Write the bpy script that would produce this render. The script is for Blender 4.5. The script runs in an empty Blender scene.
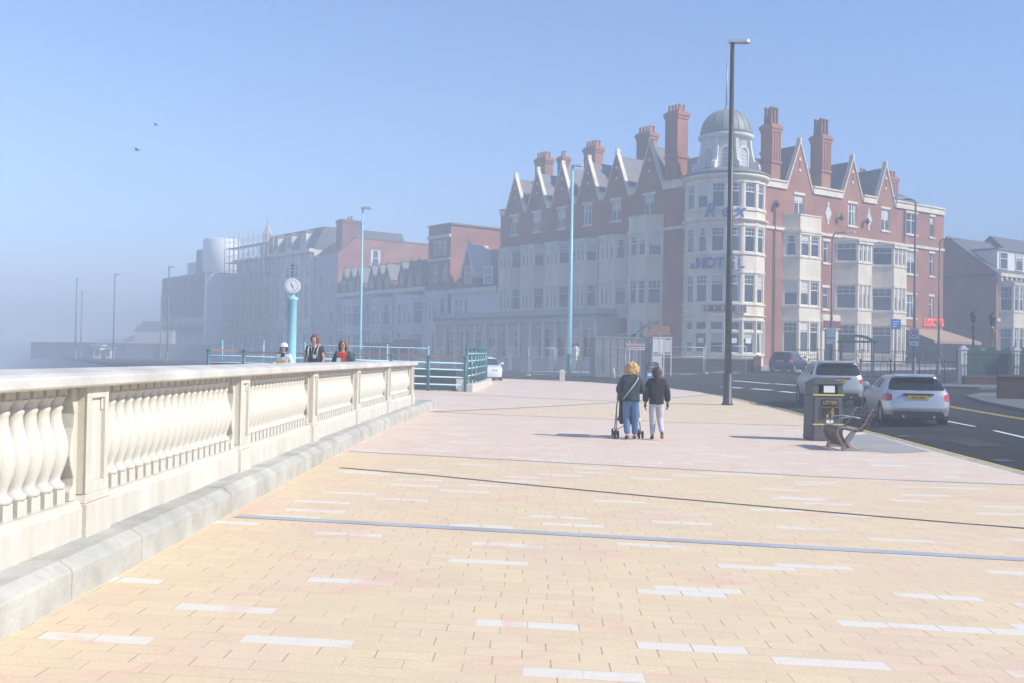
import bpy, bmesh, math, random
from mathutils import Vector, Matrix, noise
random.seed(7)
R = math.radians
sc = bpy.context.scene
COL = sc.collection
# ------------------------------------------------------------------ camera
CAMH = 1.6; FP = 1040.0; PITCH = R(0.91); ROLL = R(1.0)
_f = Vector((0, math.cos(PITCH), math.sin(PITCH)))
_r0 = Vector((1, 0, 0)); _u0 = Vector((0, -math.sin(PITCH), math.cos(PITCH)))
_r = _r0*math.cos(ROLL) + _u0*math.sin(ROLL)
_u = -_r0*math.sin(ROLL) + _u0*math.cos(ROLL)
EYE = Vector((0, 0, CAMH))
def ray(px, py):
    return (_f + _r*((px-512)/FP) + _u*((341.5-py)/FP))
def AT(px, py, D):                      # point on the line of sight at forward distance D
    d = ray(px, py); return EYE + d*(D/d.y)
def clamp(v, a, b): return max(a, min(b, v))
def sstep(v): v = clamp(v, 0, 1); return v*v*(3-2*v)
def gz(x, y):
    t = y-30
    rise = 0 if t < -4 else ((t+4)**2/16 if t < 4 else t)
    rise = .0165*min(rise, 58)
    return -.016*clamp(x, -12, 5) + rise*(.4+.6*sstep((x+5)/20)+.4*sstep((x-8)/12))
def rz(x, y): return gz(x, y)-.09+.12*sstep((x-8.5)/4.5)
def G(px, py, fn=gz):
    d = ray(px, py); t = 2.0
    while t < 400:
        p = EYE + d*t
        if p.z < fn(p.x, p.y): break
        t *= 1.002
    return p
cam = bpy.data.cameras.new('camera'); co = bpy.data.objects.new('camera', cam); COL.objects.link(co)
cam.sensor_width = 36; cam.lens = FP/1024*36; cam.clip_start = .1; cam.clip_end = 3000
co.matrix_world = Matrix(((_r.x, _u.x, -_f.x, 0), (_r.y, _u.y, -_f.y, 0), (_r.z, _u.z, -_f.z, CAMH), (0, 0, 0, 1)))
sc.camera = co
# ------------------------------------------------------------------ render, world, sun
sc.render.engine = 'CYCLES'
sc.cycles.use_denoising = True
sc.cycles.max_bounces = 7; sc.cycles.volume_bounces = 3; sc.cycles.transparent_max_bounces = 12
sc.view_settings.view_transform = 'Standard'; sc.view_settings.look = 'None'
sc.view_settings.gamma = 1; sc.view_settings.use_curve_mapping = False
sc.view_settings.exposure = EXPO = 0.80
w = bpy.data.worlds.new('World'); sc.world = w; w.use_nodes = True
nt = w.node_tree; nt.nodes.clear()
bg = nt.nodes.new('ShaderNodeBackground'); out = nt.nodes.new('ShaderNodeOutputWorld'); sky = nt.nodes.new('ShaderNodeTexSky')
sky.sky_type = 'NISHITA'; sky.sun_disc = False
SUNV = Vector((.95, -.32, 0)).normalized(); EL = R(37)
sky.sun_elevation = EL; sky.sun_rotation = math.atan2(SUNV.x, SUNV.y)
sky.air_density = 0.8; sky.dust_density = 0.1; sky.ozone_density = 4.0; sky.altitude = 0
bg.inputs[1].default_value = 0.148
tint = nt.nodes.new('ShaderNodeVectorMath'); tint.operation = 'MULTIPLY'; tint.inputs[1].default_value = (.99, .965, 1.0)
nt.links.new(sky.outputs[0], tint.inputs[0]); nt.links.new(tint.outputs[0], bg.inputs[0]); nt.links.new(bg.outputs[0], out.inputs[0])
sl = bpy.data.lights.new('sun', 'SUN'); sl.energy = 4.0; sl.angle = R(.6); sl.color = (1, .95, .865)
so = bpy.data.objects.new('sun', sl); COL.objects.link(so)
sd = Vector((SUNV.x*math.cos(EL), SUNV.y*math.cos(EL), math.sin(EL)))
so.rotation_euler = sd.to_track_quat('Z', 'Y').to_euler(); so.location = (30, -20, 40)
# ------------------------------------------------------------------ materials
def mat(name, col, rough=.7, metal=0, var=.12, scale=3.0, bump=0, bscale=30, spec=None, coat=0, stain=None, stain_amt=.4, rnd=0, coords='Object', stretch=(1,1,1), emit=None):
    m = bpy.data.materials.new(name); m.use_nodes = True
    n = m.node_tree.nodes; l = m.node_tree.links; b = n['Principled BSDF']
    b.inputs['Roughness'].default_value = rough; b.inputs['Metallic'].default_value = metal
    if spec is not None: b.inputs['Specular IOR Level'].default_value = spec
    if coat: b.inputs['Coat Weight'].default_value = coat; b.inputs['Coat Roughness'].default_value = .05
    c4 = (*col, 1)
    if emit: b.inputs['Emission Color'].default_value = c4; b.inputs['Emission Strength'].default_value = emit
    tc = n.new('ShaderNodeTexCoord'); mp = n.new('ShaderNodeMapping'); mp.inputs['Scale'].default_value = stretch
    l.new(tc.outputs[coords], mp.inputs[0])
    last = None
    if var:
        nz = n.new('ShaderNodeTexNoise'); nz.inputs['Scale'].default_value = scale; nz.inputs['Detail'].default_value = 5
        l.new(mp.outputs[0], nz.inputs[0])
        mr = n.new('ShaderNodeMapRange'); mr.inputs[1].default_value = .3; mr.inputs[2].default_value = .7
        mr.inputs[3].default_value = 1-var; mr.inputs[4].default_value = 1+var
        l.new(nz.outputs[0], mr.inputs[0])
        mx = n.new('ShaderNodeVectorMath'); mx.operation = 'SCALE'; mx.inputs[0].default_value = col
        l.new(mr.outputs[0], mx.inputs['Scale']); last = mx.outputs[0]
    if rnd:
        oi = n.new('ShaderNodeObjectInfo'); mr = n.new('ShaderNodeMapRange')
        mr.inputs[3].default_value = 1-rnd; mr.inputs[4].default_value = 1+rnd; l.new(oi.outputs['Random'], mr.inputs[0])
        mx = n.new('ShaderNodeVectorMath'); mx.operation = 'SCALE'; mx.inputs[0].default_value = col
        if last: l.new(last, mx.inputs[0])
        l.new(mr.outputs[0], mx.inputs['Scale']); last = mx.outputs[0]
    if stain:
        nz = n.new('ShaderNodeTexNoise'); nz.inputs['Scale'].default_value = scale*.6; nz.inputs['Detail'].default_value = 8; nz.inputs['Roughness'].default_value = .7
        l.new(mp.outputs[0], nz.inputs[0])
        mr = n.new('ShaderNodeMapRange'); mr.inputs[1].default_value = .5; mr.inputs[2].default_value = .75; mr.inputs[4].default_value = stain_amt
        l.new(nz.outputs[0], mr.inputs[0])
        mx = n.new('ShaderNodeMix'); mx.data_type = 'RGBA'; mx.inputs[7].default_value = (*stain, 1)
        if last: l.new(last, mx.inputs[6])
        else: mx.inputs[6].default_value = c4
        l.new(mr.outputs[0], mx.inputs[0]); last = mx.outputs[2]
    if last: l.new(last, b.inputs['Base Color'])
    else: b.inputs['Base Color'].default_value = c4
    if bump:
        nz = n.new('ShaderNodeTexNoise'); nz.inputs['Scale'].default_value = bscale; nz.inputs['Detail'].default_value = 6
        l.new(mp.outputs[0], nz.inputs[0]); bp = n.new('ShaderNodeBump'); bp.inputs['Strength'].default_value = bump; bp.inputs['Distance'].default_value = .02
        l.new(nz.outputs[0], bp.inputs['Height']); l.new(bp.outputs[0], b.inputs['Normal'])
    return m
M = {}
def D_(k, *a, **kw): M[k] = mat(k, *a, **kw)
D_('white_stone', (.565,.54,.475), rough=.8, var=.10, scale=1.6, bump=.25, bscale=40, stain=(.43,.36,.25), stain_amt=.6, stretch=(2.6,2.6,.7))
D_('coping_stone', (.535,.515,.475), rough=.75, var=.14, scale=1.6, bump=.4, bscale=25, stain=(.36,.33,.27), stain_amt=.6)
D_('kerb_concrete', (.43,.42,.375), rough=.85, var=.2, scale=2.2, bump=.5, bscale=30, stain=(.25,.24,.20), stain_amt=.65)
D_('asphalt', (.03,.031,.034), spec=.15, rough=.95, var=.35, scale=.5, bump=.4, bscale=60, stain=(.05,.05,.052), stain_amt=.5)
D_('grey_paving', (.33,.32,.31), rough=.85, var=.12, scale=1.0, bump=.3, bscale=30)
D_('band_stone', (.40,.415,.45), rough=.7, var=.12, scale=2)
D_('joint_dark', (.10,.095,.09), rough=.9)
D_('road_white', (.72,.72,.69), rough=.7, var=.1, scale=6, stain=(.3,.3,.3), stain_amt=.4)
D_('road_yellow', (.70,.55,.12), rough=.7, var=.1, scale=6, stain=(.35,.3,.12), stain_amt=.4)
D_('cream_wall', (.74,.66,.53), rough=.8, var=.1, scale=.8, stain=(.38,.33,.27), stain_amt=.5, stretch=(1.6,1.6,.5))
D_('white_wall', (.66,.65,.62), rough=.8, var=.08, scale=.4, stain=(.4,.39,.37), stain_amt=.45)
D_('grey_wall', (.46,.45,.43), rough=.85, var=.1, scale=.4, stain=(.2,.19,.18), stain_amt=.4)
D_('slate', (.11,.11,.125), rough=.55, var=.18, scale=1.2, stain=(.17,.16,.15), stain_amt=.5)
D_('lead', (.17,.18,.19), rough=.6, var=.12, scale=1.5)
D_('dome_lead', (.23,.25,.235), rough=.55, var=.14, scale=1.2, stain=(.30,.33,.30), stain_amt=.5)
D_('white_frame', (.80,.79,.76), rough=.5, var=0)
D_('glass', (.05,.06,.07), rough=.06, var=0, spec=.8, rnd=.8)
D_('glass_dark', (.012,.013,.015), rough=.04, var=0, spec=.6)
D_('pavement_dark', (.13,.13,.13), rough=.9, var=.15, scale=1.5, stain=(.08,.08,.08), stain_amt=.5)
D_('blind', (.55,.52,.47), rough=.8, var=0, rnd=.3)
D_('dark_metal', (.018,.019,.021), rough=.45, metal=0, var=0)
D_('black_plastic', (.015,.015,.016), rough=.5, var=0)
D_('blue_paint', (.28,.58,.70), rough=.4, var=.05)
D_('teal_paint', (.012,.13,.13), rough=.4, var=.05)
D_('wood_rail', (.28,.15,.09), rough=.6, var=.15, scale=5)
D_('grey_metal', (.33,.34,.35), rough=.45, metal=.6, var=.05)
D_('galv', (.5,.5,.49), rough=.5, metal=.3, var=.05)
D_('brick_dark', (.085,.035,.028), rough=.85, var=.15, scale=3)
D_('timber_grey', (.24,.20,.16), rough=.85, var=.25, scale=2.5)
D_('chimney_pot', (.42,.24,.15), rough=.8)
D_('sea', (.03,.06,.08), rough=.15, var=.1, scale=.05, bump=.6, bscale=.5)
def brick_mat(name, c1, c2, mortar, bw=.225, bh=.075, coords='Object', sw=.6):
    m = bpy.data.materials.new(name); m.use_nodes = True
    n = m.node_tree.nodes; l = m.node_tree.links; b = n['Principled BSDF']; b.inputs['Roughness'].default_value = .85
    tc = n.new('ShaderNodeTexCoord'); sx = n.new('ShaderNodeSeparateXYZ'); l.new(tc.outputs[coords], sx.inputs[0])
    ad = n.new('ShaderNodeMath'); ad.operation = 'MULTIPLY_ADD'; ad.inputs[1].default_value = sw; l.new(sx.outputs[0], ad.inputs[0])
    l.new(sx.outputs[1], ad.inputs[2])
    cb = n.new('ShaderNodeCombineXYZ'); l.new(ad.outputs[0], cb.inputs[0]); l.new(sx.outputs[2], cb.inputs[1])
    bt = n.new('ShaderNodeTexBrick'); bt.inputs['Scale'].default_value = 1
    bt.inputs['Color1'].default_value = (*c1, 1); bt.inputs['Color2'].default_value = (*c2, 1); bt.inputs['Mortar'].default_value = (*mortar, 1)
    bt.inputs['Brick Width'].default_value = bw; bt.inputs['Row Height'].default_value = bh; bt.inputs['Mortar Size'].default_value = .008
    l.new(cb.outputs[0], bt.inputs['Vector'])
    nz = n.new('ShaderNodeTexNoise'); nz.inputs['Scale'].default_value = .5; nz.inputs['Detail'].default_value = 6; l.new(tc.outputs[coords], nz.inputs[0])
    mr = n.new('ShaderNodeMapRange'); mr.inputs[1].default_value = .3; mr.inputs[2].default_value = .7; mr.inputs[3].default_value = .75; mr.inputs[4].default_value = 1.2
    l.new(nz.outputs[0], mr.inputs[0])
    mx = n.new('ShaderNodeVectorMath'); mx.operation = 'SCALE'; l.new(bt.outputs[0], mx.inputs[0]); l.new(mr.outputs[0], mx.inputs['Scale'])
    l.new(mx.outputs[0], b.inputs['Base Color']); M[name] = m
brick_mat('red_brick', (.38,.125,.075), (.31,.10,.06), (.34,.25,.2))
brick_mat('dull_brick', (.24,.09,.065), (.19,.07,.055), (.26,.2,.17))
# ---- promenade block paving (300 x 150 mm blocks, double white blocks scattered)
def paving_material(lines):
    m = bpy.data.materials.new('block_paving'); m.use_nodes = True
    n = m.node_tree.nodes; l = m.node_tree.links; b = n['Principled BSDF']
    def mth(op, a, bb=None, c=None):
        x = n.new('ShaderNodeMath'); x.operation = op
        for i, v in enumerate((a, bb, c)):
            if v is None: continue
            if isinstance(v, (int, float)): x.inputs[i].default_value = v
            else: l.new(v, x.inputs[i])
        return x.outputs[0]
    tc = n.new('ShaderNodeTexCoord'); sx = n.new('ShaderNodeSeparateXYZ'); l.new(tc.outputs['Object'], sx.inputs[0])
    X, Y = sx.outputs[0], sx.outputs[1]
    A1 = -R(4.6)                      # course direction
    A2 = R(1.2)                       # cross joints
    # x = u*cos(A1)+v*sin(A2) ; y = u*sin(A1)+v*cos(A2)
    det = math.cos(A1)*math.cos(A2)-math.sin(A1)*math.sin(A2)
    U = mth('ADD', mth('MULTIPLY', X, math.cos(A2)/det), mth('MULTIPLY', Y, -math.sin(A2)/det))
    V = mth('ADD', mth('MULTIPLY', X, -math.sin(A1)/det), mth('MULTIPLY', Y, math.cos(A1)/det))
    v = mth('DIVIDE', V, .155); row = mth('FLOOR', v); fv = mth('FRACT', v)
    wn = n.new('ShaderNodeTexWhiteNoise'); wn.noise_dimensions = '1D'; l.new(row, wn.inputs['W'])
    off = mth('ADD', mth('MULTIPLY', mth('FRACT', mth('MULTIPLY', row, .5)), 1.0), mth('MULTIPLY', wn.outputs[0], .22))
    u = mth('ADD', mth('DIVIDE', U, .31), off); cid = mth('FLOOR', u); fu = mth('FRACT', u)
    wp = n.new('ShaderNodeTexWhiteNoise'); wp.noise_dimensions = '1D'; l.new(mth('ADD', row, 77.3), wp.inputs['W'])
    pid = mth('FLOOR', mth('MULTIPLY', mth('ADD', cid, mth('FLOOR', mth('MULTIPLY', wp.outputs[0], 6))), 1/2))
    cv = n.new('ShaderNodeCombineXYZ'); l.new(cid, cv.inputs[0]); l.new(row, cv.inputs[1])
    w1 = n.new('ShaderNodeTexWhiteNoise'); w1.noise_dimensions = '2D'; l.new(cv.outputs[0], w1.inputs['Vector'])
    # scattered white pairs on a jittered lattice
    gc = mth('FLOOR', mth('DIVIDE', pid, 3)); gr = mth('FLOOR', mth('DIVIDE', row, 4))
    cp = n.new('ShaderNodeCombineXYZ'); l.new(gc, cp.inputs[0]); l.new(gr, cp.inputs[1]); cp.inputs[2].default_value = 5.5
    w2 = n.new('ShaderNodeTexWhiteNoise'); w2.noise_dimensions = '3D'; l.new(cp.outputs[0], w2.inputs['Vector'])
    sc_ = n.new('ShaderNodeSeparateColor'); l.new(w2.outputs['Color'], sc_.inputs[0])
    eqr = mth('COMPARE', mth('SUBTRACT', row, mth('MULTIPLY', gr, 4)), mth('FLOOR', mth('MULTIPLY', sc_.outputs[0], 3.999)), .1)
    eqc = mth('COMPARE', mth('SUBTRACT', pid, mth('MULTIPLY', gc, 3)), mth('FLOOR', mth('MULTIPLY', sc_.outputs[1], 2.999)), .1)
    white = mth('MULTIPLY', mth('MULTIPLY', eqr, eqc), mth('LESS_THAN', sc_.outputs[2], .93))
    # joints: strong at the block ends, faint along courses
    ju = mth('LESS_THAN', mth('MINIMUM', fu, mth('SUBTRACT', 1, fu)), .012)
    jv = mth('LESS_THAN', mth('MINIMUM', fv, mth('SUBTRACT', 1, fv)), .022)
    sel = mth('GREATER_THAN', w1.outputs[0], .45)
    nzj = n.new('ShaderNodeTexNoise'); nzj.inputs['Scale'].default_value = 2.2; nzj.inputs['Detail'].default_value = 3; l.new(tc.outputs['Object'], nzj.inputs[0])
    jm = n.new('ShaderNodeMapRange'); jm.inputs[1].default_value = .4; jm.inputs[2].default_value = .65; l.new(nzj.outputs[0], jm.inputs[0])
    joint = mth('MAXIMUM', mth('MULTIPLY', ju, mth('ADD', mth('MULTIPLY', sel, .65), .12)), mth('MULTIPLY', jv, mth('ADD', .08, mth('MULTIPLY', jm.outputs[0], .40))))
    def half(p, q):                    # >0 on the far side (left of p->q)
        dx, dy = q.x-p.x, q.y-p.y; L = math.hypot(dx, dy)
        return mth('ADD', mth('ADD', mth('MULTIPLY', X, -dy/L), mth('MULTIPLY', Y, dx/L)), (dy*p.x-dx*p.y)/L)
    pinkA = mth('GREATER_THAN', half(*lines['A']), 0)
    wedge = mth('MULTIPLY', mth('GREATER_THAN', half(*lines['L']), 0), mth('LESS_THAN', half(*lines['U']), 0))
    pink = mth('MULTIPLY', pinkA, mth('SUBTRACT', 1, wedge))
    def mixc(f, a, bb):
        x = n.new('ShaderNodeMix'); x.data_type = 'RGBA'
        for i, vv in ((0, f), (6, a), (7, bb)):
            if isinstance(vv, tuple): x.inputs[i].default_value = (*vv, 1)
            elif isinstance(vv, (int, float)): x.inputs[i].default_value = vv
            else: l.new(vv, x.inputs[i])
        return x.outputs[2]
    base = mixc(pink, (.71,.565,.365), (.70,.57,.455))
    nz = n.new('ShaderNodeTexNoise'); nz.inputs['Scale'].default_value = .55; nz.inputs['Detail'].default_value = 6; nz.inputs['Roughness'].default_value = .6
    nz.inputs['Distortion'].default_value = .6; l.new(tc.outputs['Object'], nz.inputs[0])
    pm = n.new('ShaderNodeMapRange'); pm.inputs[1].default_value = .47; pm.inputs[2].default_value = .62; pm.inputs[4].default_value = .5; l.new(nz.outputs[0], pm.inputs[0])
    base = mixc(pm.outputs[0], base, (.69,.51,.39))
    br = n.new('ShaderNodeMapRange'); br.inputs[3].default_value = .965; br.inputs[4].default_value = 1.03; l.new(w1.outputs[0], br.inputs[0])
    sc1 = n.new('ShaderNodeVectorMath'); sc1.operation = 'SCALE'; l.new(base, sc1.inputs[0]); l.new(br.outputs[0], sc1.inputs['Scale'])
    base = mixc(mth('MULTIPLY', white, .93), sc1.outputs[0], (.72,.67,.585))
    # pink mortar smears that cross the white blocks
    nz2 = n.new('ShaderNodeTexNoise'); nz2.inputs['Scale'].default_value = 1.3; nz2.inputs['Detail'].default_value = 8; nz2.inputs['Distortion'].default_value = 1.5; l.new(tc.outputs['Object'], nz2.inputs[0])
    sm = n.new('ShaderNodeMapRange'); sm.inputs[1].default_value = .55; sm.inputs[2].default_value = .64; sm.inputs[4].default_value = .6; l.new(nz2.outputs[0], sm.inputs[0])
    base = mixc(sm.outputs[0], base, (.72,.47,.36))
    nf = n.new('ShaderNodeTexNoise'); nf.inputs['Scale'].default_value = 60; nf.inputs['Detail'].default_value = 4; l.new(tc.outputs['Object'], nf.inputs[0])
    gm = n.new('ShaderNodeMapRange'); gm.inputs[1].default_value = .3; gm.inputs[2].default_value = .7; gm.inputs[3].default_value = .93; gm.inputs[4].default_value = 1.06; l.new(nf.outputs[0], gm.inputs[0])
    sc2 = n.new('ShaderNodeVectorMath'); sc2.operation = 'SCALE'; l.new(base, sc2.inputs[0]); l.new(gm.outputs[0], sc2.inputs['Scale'])
    # gum and grit spots
    vo = n.new('ShaderNodeTexVoronoi'); vo.inputs['Scale'].default_value = 1.6; l.new(tc.outputs['Object'], vo.inputs['Vector'])
    spot = mth('MULTIPLY', mth('LESS_THAN', vo.outputs['Distance'], .022), .55)
    nd = n.new('ShaderNodeTexNoise'); nd.inputs['Scale'].default_value = .9; nd.inputs['Detail'].default_value = 9; nd.inputs['Roughness'].default_value = .75; l.new(tc.outputs['Object'], nd.inputs[0])
    dm = n.new('ShaderNodeMapRange'); dm.inputs[1].default_value = .52; dm.inputs[2].default_value = .8; dm.inputs[4].default_value = .35; l.new(nd.outputs[0], dm.inputs[0])
    b3 = mixc(dm.outputs[0], sc2.outputs[0], (.50,.40,.30)); b3 = mixc(spot, b3, (.16,.14,.12))
    base = mixc(joint, b3, (.30,.23,.15))
    l.new(base, b.inputs['Base Color']); b.inputs['Roughness'].default_value = .8
    bp = n.new('ShaderNodeBump'); bp.inputs['Strength'].default_value = .35; bp.inputs['Distance'].default_value = .008
    l.new(mth('SUBTRACT', mth('MULTIPLY', nf.outputs[0], .4), mth('MULTIPLY', joint, 1)), bp.inputs['Height']); l.new(bp.outputs[0], b.inputs['Normal'])
    return m
# ------------------------------------------------------------------ mesh builder
class Fr:
    """facade frame: s along the wall, n outward, z up"""
    def __init__(s, o, u, n=None):
        s.o = Vector((o[0], o[1], 0)); s.u = Vector((u[0], u[1], 0)).normalized()
        s.n = Vector((n[0], n[1], 0)).normalized() if n else Vector((-s.u.y, s.u.x, 0))
    def __call__(s, a, n, z): 
        v = s.o + s.u*a + s.n*n; v.z = z; return v
    def sub(s, p, q):                  # frame along local segment p->q (outward on the same side)
        P, Q = s(*p, 0), s(*q, 0); d = (Q-P).normalized(); nn = Vector((-d.y, d.x, 0))
        if (nn.dot(s.n) < 0) if abs(nn.dot(s.n)) > 1e-6 else False: nn = -nn
        return Fr(P, d, nn), (Q-P).length
    @property
    def rot(s): return math.atan2(s.n.y, s.n.x)-math.pi/2
IDF = lambda a, b, c: Vector((a, b, c))
class MB:
    def __init__(s, f=None): s.v = []; s.F = []; s.f = f or IDF; s.sm = []
    def pt(s, a, b, c): s.v.append(s.f(a, b, c)); return len(s.v)-1
    def face(s, ids, m=0, smooth=False): s.F.append((ids, m, smooth))
    def quad(s, pts, m=0, smooth=False): s.face([s.pt(*p) for p in pts], m, smooth)
    def box(s, x0, x1, y0, y1, z0, z1, m=0):
        i = [s.pt(x, y, z) for z in (z0, z1) for y in (y0, y1) for x in (x0, x1)]
        for q in ((0,2,3,1),(4,5,7,6),(0,1,5,4),(2,6,7,3),(0,4,6,2),(1,3,7,5)): s.face([i[k] for k in q], m)
    def prism(s, poly, z0, z1, m=0, axis='z', top=None):
        g = {'z': lambda p, t: (p[0], p[1], t), 'y': lambda p, t: (p[0], t, p[1]), 'x': lambda p, t: (t, p[0], p[1])}[axis]
        a = [s.pt(*g(p, z0)) for p in poly]; b = [s.pt(*g(p, z1)) for p in (top or poly)]; n = len(poly)
        s.face(a[::-1], m); s.face(b, m)
        for i in range(n): s.face([a[i], a[(i+1)%n], b[(i+1)%n], b[i]], m)
    def lathe(s, prof, cx=0, cy=0, z=0, seg=16, m=0, smooth=True, a0=0, a1=2*math.pi, sx=1, sy=1):
        full = abs(a1-a0-2*math.pi) < 1e-6; k = seg if full else seg+1
        rings = [[s.pt(cx+r*sx*math.cos(a0+(a1-a0)*i/seg), cy+r*sy*math.sin(a0+(a1-a0)*i/seg), z+h) for i in range(k)] for r, h in prof]
        for A, B in zip(rings, rings[1:]):
            for i in range(seg): s.face([A[i], A[(i+1)%k], B[(i+1)%k], B[i]], m, smooth)
        if full:
            if prof[0][0] > 1e-4: s.face(rings[0][::-1], m)
            if prof[-1][0] > 1e-4: s.face(rings[-1], m)
    def tube(s, pts, r, seg=8, m=0, smooth=True):
        pts = [Vector(p) for p in pts]; rs = r if isinstance(r, (list, tuple)) else [r]*len(pts); rings = []
        for i, p in enumerate(pts):
            d = (pts[min(i+1, len(pts)-1)]-pts[max(i-1, 0)]).normalized()
            a = d.cross(Vector((0, 0, 1)) if abs(d.z) < .95 else Vector((1, 0, 0))).normalized(); b = d.cross(a)
            rings.append([s.pt(*(p+(a*math.cos(t)+b*math.sin(t))*rs[i])) for t in [2*math.pi*j/seg for j in range(seg)]])
        for A, B in zip(rings, rings[1:]):
            for i in range(seg): s.face([A[i], A[(i+1)%seg], B[(i+1)%seg], B[i]], m, smooth)
        s.face(rings[0][::-1], m); s.face(rings[-1], m)
    def panel(s, s0, s1, z0, z1, ops, n=0, t=.22, m=0, top=None):
        """wall with real openings; ops=(a0,a1,b0,b1)"""
        xs = sorted({s0, s1, *[o[0] for o in ops], *[o[1] for o in ops]}); zs = sorted({z0, z1, *[o[2] for o in ops], *[o[3] for o in ops]})
        op = lambda i, j: 0 <= i < len(xs)-1 and 0 <= j < len(zs)-1 and any(o[0]-1e-6 <= (xs[i]+xs[i+1])/2 <= o[1] and o[2]-1e-6 <= (zs[j]+zs[j+1])/2 <= o[3] for o in ops)
        for i in range(len(xs)-1):
            for j in range(len(zs)-1):
                a, b, c, d = xs[i], xs[i+1], zs[j], zs[j+1]
                if not op(i, j): s.quad([(a,n,c),(b,n,c),(b,n,d),(a,n,d)], m)
                else:
                    if not op(i-1, j): s.quad([(a,n,c),(a,n-t,c),(a,n-t,d),(a,n,d)], m)
                    if not op(i+1, j): s.quad([(b,n,c),(b,n-t,c),(b,n-t,d),(b,n,d)], m)
                    if not op(i, j-1): s.quad([(a,n,c),(b,n,c),(b,n-t,c),(a,n-t,c)], m)
                    if not op(i, j+1): s.quad([(a,n,d),(b,n,d),(b,n-t,d),(a,n-t,d)], m)
    def add_mesh(s, me, mx, m=0):
        b = len(s.v)
        for v in me.vertices: s.v.append(mx @ v.co)
        for p in me.polygons: s.F.append(([b+i for i in p.vertices], m, False))
    def build(s, name, mats, parent=None, loc=None, bevel=0, recalc=True, bseg=1):
        if isinstance(mats, str): mats = [mats]
        base = root_loc(parent) if parent else Vector((0, 0, 0))
        o0 = Vector(loc) if loc is not None else base
        me = bpy.data.meshes.new(name)
        me.from_pydata([tuple(v-o0) for v in s.v], [], [f[0] for f in s.F])
        for k in mats: me.materials.append(M[k] if isinstance(k, str) else k)
        for p, f in zip(me.polygons, s.F): p.material_index = f[1]; p.use_smooth = f[2]
        if recalc or bevel:
            bm = bmesh.new(); bm.from_mesh(me)
            if bevel: bmesh.ops.remove_doubles(bm, verts=bm.verts, dist=1e-5)
            bmesh.ops.recalc_face_normals(bm, faces=bm.faces)
            if bevel:
                es = [e for e in bm.edges if len(e.link_faces) == 2 and e.calc_face_angle(0) > .6 and not (e.link_faces[0].smooth and e.link_faces[1].smooth)]
                bmesh.ops.bevel(bm, geom=es, offset=bevel, segments=bseg, affect='EDGES', clamp_overlap=True)
            bm.to_mesh(me); bm.free()
        o = bpy.data.objects.new(name, me); COL.objects.link(o); o.location = o0-base
        if parent: o.parent = parent
        return o
def root_loc(p):
    v = Vector((0, 0, 0))
    while p: v += p.location; p = p.parent
    return v
def tag(o, label=None, cat=None, group=None, kind=None):
    for k, v in (('label', label), ('category', cat), ('group', group), ('kind', kind)):
        if v: o[k] = v
    return o
def thing(name, loc, label, cat, group=None):
    o = bpy.data.objects.new(name, None); o.empty_display_size = .3; COL.objects.link(o); o.location = loc
    return tag(o, label, cat, group)
def kids(o): return [c for c in bpy.data.objects if c.parent == o]
def copy_tree(o, parent=None):
    c = o.copy(); COL.objects.link(c); c.parent = parent
    for ch in kids(o): copy_tree(ch, c)
    return c
def mesh_of(o):
    dg = bpy.context.evaluated_depsgraph_get(); me = bpy.data.meshes.new_from_object(o.evaluated_get(dg)); return me
_txt = {}
def text_mesh(t, size=1, ext=.02, shear=0, bold=0):
    k = (t, size, ext, shear, bold)
    if k not in _txt:
        c = bpy.data.curves.new('t', 'FONT'); c.body = t; c.size = size; c.extrude = ext; c.align_x = 'CENTER'; c.align_y = 'CENTER'; c.shear = shear; c.offset = bold
        o = bpy.data.objects.new('t', c); COL.objects.link(o); me = mesh_of(o); COL.objects.unlink(o); bpy.data.objects.remove(o); _txt[k] = me
    return _txt[k]
def put_text(mb, t, pos, ndir, size, ext=.02, m=0, shear=0, bold=0):
    """upright text at pos facing horizontal direction ndir"""
    n = Vector((ndir[0], ndir[1], 0)).normalized(); x = Vector((-n.y, n.x, 0)); z = Vector((0, 0, 1))
    mx = Matrix(((x.x, z.x, n.x, pos[0]), (x.y, z.y, n.y, pos[1]), (x.z, z.z, n.z, pos[2]), (0,0,0,1)))
    mb.add_mesh(text_mesh(t, size, ext, shear, bold), mx, m)
_win = {}
_wr = random.Random(11)
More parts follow.
